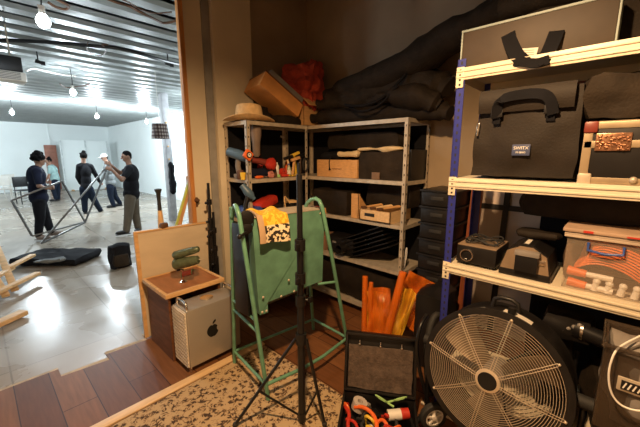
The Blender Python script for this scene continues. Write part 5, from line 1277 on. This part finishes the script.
# carrying handle + warning labels
for th0, m_, w_ in ((1.78, 'paper', .20), ):
    a = MB(); a.sheet(lambda u, v: FC+(fs_*math.cos(th0+w_*(u*2-1)*1.0)+fu*math.sin(th0+w_*(u*2-1)))*.3185+FA*(-.05-.06*v), 10, 2, .001); a.build('warning_label', m_, dr)
a = MB(); a.sheet(lambda u, v: FC+(fs_*math.cos(1.28+.035*(u*2-1))+fu*math.sin(1.28+.035*(u*2-1)))*.3185+FA*(-.035-.04*v), 3, 2, .001); a.build('tag_label', 'paper', dr)
a = MB(); a.tube([fp(-.06, .312, -.12), fp(-.05, .37, -.12), fp(.05, .37, -.12), fp(.06, .312, -.12)], .011, n=10, smooth=1); a.build('handle', 'blackpl', t)
a = MB(); a.cyl(fp(-.04, .312, -.06), fp(-.04, .345, -.06), .018); a.build('switch_knob', 'blackpl', dr)
# side yoke and wheeled frame
for s_ in (-1, 1):
    y = fy+s_*.352
    a = MB(); a.tube([(1.70, y, fz_), (1.70, y, .12), (1.72, y, .08)], .013, n=10); yk = a.build('yoke', 'black', t)
    a = MB(); a.cyl((1.70, y-s_*.03, fz_), (1.70, y+s_*.03, fz_), .03); a.build('pivot_knob', 'rubber', yk)
a = MB(); a.tube([(1.72, fy-.352, .08), (1.50, fy-.352, .045), (1.42, fy-.30, .04), (1.42, fy+.30, .04), (1.50, fy+.352, .045), (1.72, fy+.352, .08)], .013, n=10, smooth=1); a.build('base_tube', 'black', t)
a = MB(); a.cyl((1.72, fy-.39, .085), (1.72, fy+.39, .085), .010); a.build('axle', 'steel', t)
a = MB(); a.tube([(1.72, fy+.345, .10), (1.62, fy+.40, .45), (1.64, fy+.40, .62), (1.74, fy+.40, .66)], .012, n=10, smooth=2); a.build('push_handle', 'black', t)
WX = Matrix
for s_ in (1, -1):
    wy = fy+s_*.40; wc = V((1.70, wy, .086)) if s_ < 0 else V((1.665, .640, .086)); ax = V((-.80, s_*.60 if s_ > 0 else -.6, 0))
    ax = V((-.6, -.8, 0)) if s_ > 0 else V((0, -1, 0))
    a = MB(); a.lathe([(.056, -.020), (.078, -.018), (.085, -.010), (.085, .010), (.078, .018), (.056, .020)], wc, ax, n=32, closed=True); wh = a.build('wheel', 'rubber', t)
    a = MB(); a.lathe([(.046, -.012), (.058, -.014), (.058, .014), (.046, .016)], wc, ax, n=28, closed=True); a.lathe([(.001, -.015), (.016, -.015), (.016, .02), (.001, .022)], wc, ax, n=16)
    u_ = ax.cross(V((0, 0, 1))).normalized(); w2 = u_.cross(ax)
    for k in range(5):
        th = k*2*PI/5+.3; d = u_*math.cos(th)+w2*math.sin(th); a.beam(wc+d*.01+ax*.008, wc+d*.052+ax*.008, .018, .010)
    a.build('wheel_hub', 'white', wh)

# ================================================================ OPEN CASE ON THE FLOOR with loose tools
hA, hB = V((1.435, 1.13, .0)), V((1.665, .755, .0)); hd_ = (hB-hA).normalized(); W = (hB-hA).length; fw = V((-hd_.y, hd_.x, 0)); 
if fw.dot(V((1, .6, 0))) > 0: fw = -fw          # towards the camera
t = thing('tool_case', 'open black tool case on the floor with a foam-lined lid standing up', 'case', hA+hd_*W/2+fw*.15)
def cp_(u, v, z): return hA+hd_*u+fw*v+V((0, 0, z))
mm = Matrix((hd_, fw, V((0, 0, 1)))).transposed().to_4x4()
DP = .34; a = MB()
a.box(cp_(W/2, DP/2, .006), (W, DP, .010), rot=mm); a.box(cp_(W/2, .007, .065), (W, .014, .125), rot=mm, bev=.004); a.box(cp_(W/2, DP-.007, .065), (W, .014, .125), rot=mm, bev=.004)
a.box(cp_(.007, DP/2, .065), (.014, DP, .125), rot=mm, bev=.004); a.box(cp_(W-.007, DP/2, .065), (.014, DP, .125), rot=mm, bev=.004); a.build('base', 'blackpl', t)
ltop = V((0, 0, 1))*.99-fw*.02; ln_ = .36; la = math.radians(14)
ld = (V((0, 0, math.cos(la)))-fw*math.sin(la)).normalized(); lnn = hd_.cross(ld).normalized()
if lnn.dot(fw) < 0: lnn = -lnn
lm = Matrix((hd_, ld, hd_.cross(ld))).transposed().to_4x4(); o0 = cp_(W/2, -.01, .135)
a = MB(); a.box(o0+ld*ln_/2-lnn*.012, (W, ln_, .012), rot=lm, bev=.003)
for uu in (-W/2+.008, W/2-.008): a.box(o0+ld*ln_/2+hd_*uu+lnn*.010, (.016, ln_, .05), rot=lm, bev=.004)
a.box(o0+ld*(ln_-.008)+lnn*.010, (W, .016, .05), rot=lm, bev=.004); a.box(o0+ld*.008+lnn*.010, (W, .016, .05), rot=lm, bev=.004); ld_o = a.build('lid', 'blackpl', t)
a = MB(); a.soft(o0+ld*(ln_*.41)+lnn*.010, (W-.045, ln_*.72, .024), rot=lm, rnd=.04, amp=.006, fr=14, seed=99, n=20); a.build('foam', 'foam', ld_o)
for uu in (-.13, .0, .13):
    a = MB(); a.cyl(o0+ld*(ln_*.80)+hd_*uu+lnn*.012, o0+ld*(ln_*.87)+hd_*uu+lnn*.012, .006, .004); a.ball(o0+ld*(ln_*.80)+hd_*uu+lnn*.014, .010, 8); a.build('lid_pin', 'chrome', ld_o)
# contents
cordlate = []
random.seed(12)
q = cp_(.105, .07, .095)
prop('tape_roll', 'fat grey-white tape roll standing in the open tool case', 'tape roll', lambda a: ring(a, q, .018, .045, .05, (.2, -.2, 1)), mat('greywhite_tape', (.50, .44, .40), .5))
def cordl(label, pts, r, m_, name='cord', cat='cord'):
    a = MB(); a.tube([cp_(*p) for p in pts], r, n=8, smooth=2); return solo(name, label, cat, a, m_)
cordl('red cord looped along the left side of the open tool case', [(.03, .05, .07), (.02, .12, .11), (.06, .18, .12), (.05, .26, .11), (.09, .30, .09)], .011, 'red')
cordl('orange cord curving over the middle of the open tool case', [(.08, .10, .10), (.13, .12, .13), (.19, .15, .12), (.22, .22, .11), (.20, .30, .09)], .012, 'orange')
cordl('orange cord coiled at the front of the open tool case', [(.20, .20, .08), (.24, .17, .12), (.28, .22, .11), (.25, .28, .10), (.20, .27, .08)], .010, 'orange')
cordl('red cord lying across the front left of the open tool case', [(.04, .20, .10), (.10, .23, .12), (.12, .30, .10), (.05, .31, .08)], .009, 'red')
cordl('black cord tangled in the middle of the open tool case', [(.10, .16, .08), (.15, .20, .11), (.12, .25, .12), (.18, .28, .10), (.22, .24, .09), (.16, .17, .08)], .009, 'rubber')
cordl('yellow cord piece at the front of the open tool case', [(.16, .25, .12), (.19, .27, .135), (.21, .30, .12)], .011, 'yellow')
cordl('short yellow cord piece right of the black cord', [(.22, .26, .11), (.25, .25, .13), (.27, .28, .115)], .009, 'yellow')
random.seed(31)
for k in range(9):
    u0_, v0_ = random.uniform(.05, .36), random.uniform(.10, .29); m_ = ['orange', 'red', 'rubber', 'grey', 'orange', 'yellow', 'rubber', 'red', 'white'][k]
    nm = ['orange', 'red', 'black', 'grey', 'orange', 'yellow', 'black', 'red', 'white'][k]
    cordl('short %s cable end among the tangle in the open tool case' % nm, [(u0_, v0_, .06), (u0_+random.uniform(-.04, .04), v0_+random.uniform(-.03, .03), .125), (u0_+random.uniform(-.06, .06), v0_+random.uniform(-.04, .04), .12), (u0_+random.uniform(-.04, .05), v0_+random.uniform(-.03, .03), .08)], random.uniform(.006, .010), m_, name='cable_end')['group'] = 'cable ends tangled in the open tool case'
def loops(u, v, z, m_, du, lb):
    t = thing('carabiner_clip', lb, 'clip', cp_(u, v, z-.02))
    a = MB(); c = cp_(u, v, z+.035); e1 = hd_*du+V((0, 0, .45)); e1.normalize(); e2 = (fw*.5+V((0, 0, .6))-e1*.2).normalized()
    a.tube([c+e1*.040*math.cos(k*2*PI/14)+e2*.018*math.sin(k*2*PI/14) for k in range(14)], .0045, n=7, closed=True); a.build('loop', m_, t)
    a = MB(); a.cyl(c-e1*.04, c-e1*.085, .006, .007); a.build('stem', m_, t)
loops(.235, .06, .115, 'lime', -.8, 'pale green clip loop sticking up in the open tool case, the left one')
loops(.345, .05, .125, 'lime', .9, 'pale green clip loop sticking up in the open tool case, the right one')
t = thing('drink_can', 'red and white can lying in the right half of the open tool case', 'can', cp_(.35, .13, .05))
p, q2 = cp_(.275, .13, .105), cp_(.395, .10, .115)
a = MB(); a.cyl(p, p.lerp(q2, .62), .030, n=20); a.build('body', 'white', t)
a = MB(); a.cyl(p.lerp(q2, .62), q2, .0305, .028, n=20); a.build('end', 'red', t)
for k, (u, v, m_, lb) in enumerate(((.14, .06, 'grey', 'grey block at the back of the open tool case'), (.20, .11, 'black', 'black block in the middle of the open tool case'), (.33, .22, 'brown', 'brown grip at the right of the open tool case'), (.40, .25, 'blackpl', 'black grip at the right edge of the open tool case'), (.30, .29, 'red', 'red grip at the front right of the open tool case'))):
    prop('tool_grip', lb, 'tool', lambda a: a.soft(cp_(u, v, .055), (.08, .055, .09), rot=(0, 0, k), rnd=.4, amp=.012, seed=100+k, n=6), m_)

# ================================================================ ORANGE GEL SHEETS
def gel(label, p0, p1, w0, w1, m_, X_, rolled=True, seed=0, dx=0.10):
    """sheet standing on the floor, curled; p0 bottom pixel, p1 top pixel"""
    A_, B_ = onX(*p0, X_), onX(*p1, X_+dx); A_.z = max(A_.z, .015)
    d = B_-A_; t_ = d.normalized(); s_ = V((.25, -1, 0)); s_ = (s_-t_*s_.dot(t_)).normalized(); n__ = t_.cross(s_)
    a = MB()
    if rolled:
        def fn(u, v):
            th = u*2*PI*1.15; r = (w0+(w1-w0)*v)*(1-.12*u); return A_+d*v+s_*math.cos(th)*r+n__*math.sin(th)*r*.8
        a.sheet(fn, 22, 6, .0015)
    else:
        def fn(u, v):
            w_ = (w0+(w1-w0)*v)*(u-.5)*2; k = noise.noise(V((u*4, v*3.5, seed)))*.07
            return A_+d*v+s_*w_+n__*(k+.05*math.sin(u*PI))
        a.sheet(fn, 16, 10, .0015)
    return solo('gel_sheet', label, 'gel sheet', a, m_)
gel('tall thin rolled orange gel sheet, the leftmost of the bunch', (364, 338), (365, 276), .026, .026, 'gel', 2.14)
gel('wide curled orange gel sheet in the middle of the bunch', (379, 342), (379, 288), .10, .10, 'gel', 2.10, False, 2)
gel('amber gel sheet glowing behind the middle orange one', (374, 340), (377, 292), .07, .08, 'gely', 2.16, False, 3)
gel('rolled orange gel sheet leaning right behind the tool case lid', (384, 345), (403, 272), .035, .03, 'gel', 2.05)
gel('amber gel sheet leaning right, brightest of the bunch', (393, 340), (408, 290), .055, .07, 'gely', 2.07, False, 5)
gel('broad orange gel sheet leaning right toward the black trays', (402, 325), (424, 278), .10, .13, 'gel', 2.2, False, 7, .15)
gel('narrow dark orange gel sheet between the leftmost roll and the middle sheet', (370, 342), (371, 282), .02, .02, 'gel', 2.10)

# ================================================================ LOWER RIGHT : black gear, bin
prop('black_hose_coil', 'thick black ribbed hose hanging beside the drum fan on the left', 'hose', lambda a: a.tube([onX(430, 395, 1.80), onX(427, 370, 1.82), onX(427, 345, 1.86), onX(431, 322, 1.92), onX(438, 312, 1.98), onX(443, 325, 2.0), onX(441, 350, 2.0)], .022, n=12, smooth=2), 'rubber')
prop('black_wheel_case', 'black rounded case standing behind the orange gel sheets by the blue post', 'case', lambda a: a.soft((2.32, .93, .30), (.34, .22, .60), rnd=.3, amp=.02, seed=110), 'blackpl')
t = thing('camera_rig', 'black camera rig with cables on the lowest shelf behind the fan', 'camera rig', (2.05, -.02, T4))
q = onX(568, 322, 2.0)
a = MB(); a.soft((2.0, q.y, q.z), (.16, .20, .12), rnd=.3, amp=.02, seed=111); a.build('body', 'blackpl', t)
a = MB(); a.cyl((1.95, q.y-.03, q.z), (1.94, q.y-.24, q.z-.03), .045, .035, n=20); a.build('lens', 'black', t)
a = MB(); ring(a, (1.955, q.y-.06, q.z-.005), .045, .052, .012, (0, 1, 0)); ring(a, (1.945, q.y-.20, q.z-.02), .036, .043, .010, (0, 1, .1)); a.build('lens_ring', 'chrome', t)
a = MB(); a.cyl((2.0, q.y, q.z-.05), (2.02, q.y-.02, T4), .03, .05); a.build('mount', 'blackpl', t)
a = MB(); a.tube([(1.95, q.y+.04, q.z-.02), (1.92, q.y+.02, q.z-.12), (1.93, q.y-.02, q.z-.22), (1.96, q.y-.06, q.z-.30)], .012, n=8, smooth=2); a.build('cable', 'rubber', t)
for k in range(4):
    pp = V((1.925, q.y-.05+.02*k, q.z+.03-.015*k)); a = MB(); a.ball(pp, .012, 8); a.build('control_knob', 'grey', t)
prop('red_lens_cap', 'dark red connector ring at the right end of the black camera rig', 'connector', lambda a: (ring(a, (1.93, q.y-.275, q.z-.03), .02, .034, .03, (0, 1, .1)), a.cyl((1.93, q.y-.26, q.z-.03), (1.93, q.y-.32, q.z-.04), .02)), 'darkred')
for i, (px, lb) in enumerate(((553, 'black tripod leg tube slanting behind the fan, the left one'), (575, 'black tripod leg tube slanting behind the fan, the right one'))):
    A_ = onX(px, 350, 2.06); B_ = onX(px-14+4*i, 400, 1.97)
    B2 = A_+(B_-A_)*((A_.z-T4-.012)/(A_.z-B_.z)) 
    prop('tripod_leg', lb, 'tube', lambda a: a.cyl(A_, B2, .022), 'black')
prop('black_floor_bag', 'black bag on the floor under the blue shelving right of the fan', 'bag', lambda a: a.soft((2.07, -.28, .40), (.36, .55, .28), rnd=.3, amp=.04, seed=112), 'fabric')
# semi-clear bin with cable
bx_, by_ = 1.50, -.17
z0_ = onX(625, 408, bx_).z
t = thing('plastic_bin', 'smoky plastic bin of gear with a pale cable over its side', 'bin', (1.64, -.2, 0))
yL = onX(605, 345, 1.42).y; zt = onX(608, 345, 1.42).z; zb = zt-.32
M['smoky'] = mat('smoky_bin_plastic', (.055, .038, .025), .3, alpha=.55)
a = MB(); 
for (p_, q_) in (((1.42, yL-.42, zb), (1.428, yL, zt)), ((1.62, yL-.42, zb), (1.628, yL, zt)), ((1.42, yL-.008, zb), (1.628, yL, zt)), ((1.42, yL-.42, zb), (1.628, yL-.412, zt)), ((1.42, yL-.42, zb), (1.628, yL, zb+.01))): a.bb(p_, q_, bev=.003)
a.build('body', 'smoky', t)
a = MB(); a.tube([(1.415, yL+.005, zt), (1.633, yL+.005, zt), (1.633, yL-.425, zt), (1.415, yL-.425, zt)], .009, n=8, closed=True); a.build('rim', 'smoky', t)
q = onX(632, 388, 1.41)
a = MB(); a.box((1.416, q.y, q.z), (.008, .075, .05), bev=.003); lb2 = a.build('label_plate', 'steel', t)
a = MB(); a.box((1.411, q.y, q.z), (.004, .055, .032)); a.build('recess', 'black', lb2)
a = MB()
for k in range(4): a.box((1.4085, q.y+.018-.012*k, q.z), (.002, .004, .022), rot=(.3, 0, 0))
a.build('mark', 'white', lb2)
prop('pale_cable', 'pale cable looping down the side of the smoky plastic bin', 'cable', lambda a: a.tube([onX(x, y, X_) for x, y, X_ in ((640, 336, 1.50), (622, 345, 1.44), (614, 352, 1.40), (608, 372, 1.39), (610, 392, 1.39), (620, 406, 1.39), (640, 412, 1.39), (660, 408, 1.39))], .0032, n=8, smooth=2), 'white')
prop('gear_heap', 'jumble of cables and connectors heaped in the smoky plastic bin', 'gear', lambda a: (a.soft((1.525, yL-.21, zt-.16), (.18, .38, .30), rnd=.3, amp=.05, seed=120), [a.tube([(1.46+.03*k, yL-.04, zt-.03), (1.52, yL-.12-.03*k, zt+.03), (1.58, yL-.25, zt-.01)], .008, n=6, smooth=2) for k in range(4)]), 'grey')
a = MB(); a.bb((1.40, yL-.60, 0), (1.80, yL-.09, max(.02, zb-.002)), bev=.01)
solo('storage_trunk', 'black storage trunk on the floor under the smoky plastic bin', 'trunk', a, 'blackpl')
# ceiling lamp near the corner
q = onZ(306, 1, 3.46)
t = thing('smoke_detector', 'small pale round fitting on the ceiling near the room corner', 'detector', (q.x, q.y, 3.44))
a = MB(); a.lathe([(.001, -.05), (.06, -.045), (.085, -.015), (.09, 0)], (q.x, q.y, 3.5), n=24); a.build('body', 'white', t)

# ================================================================ LIGHT
w = bpy.data.worlds.new('world'); S.world = w; w.use_nodes = True
w.node_tree.nodes['Background'].inputs[0].default_value = (.05, .045, .04, 1); w.node_tree.nodes['Background'].inputs[1].default_value = .3
for LX, LY, LZ, EN, lab in ((.42, .50, 2.76, 350, 'shaded warm lamp hanging from the store room ceiling above the light stand'), (-1.0, -.95, 2.05, 42, 'added unseen warm fill lamp low at the back of the store room')):  # second one is an added fill behind the camera, lightening shelf shadows
  t = thing('shaded_and_fill_lamp', lab, 'lamp', (LX, LY, LZ))
  a = MB(); a.lathe([(.17, 0), (.06, .13), (.055, .13), (.165, 0)], (LX, LY, LZ+.01), closed=True); a.build('lamp_shade', 'black', t)
  a = MB(); a.tube([(LX, LY, LZ+.13), (LX, LY, 3.5)], .005, n=6); a.build('cord', 'black', t)
  l = bpy.data.lights.new('store_and_fill_light', 'SPOT'); l.energy = EN; l.color = (1.0, .62, .31); l.shadow_soft_size = .045; l.spot_size = R(172); l.spot_blend = .5
  lo = bpy.data.objects.new('store_and_fill_light', l); COL.objects.link(lo); lo.location = (LX, LY, LZ)
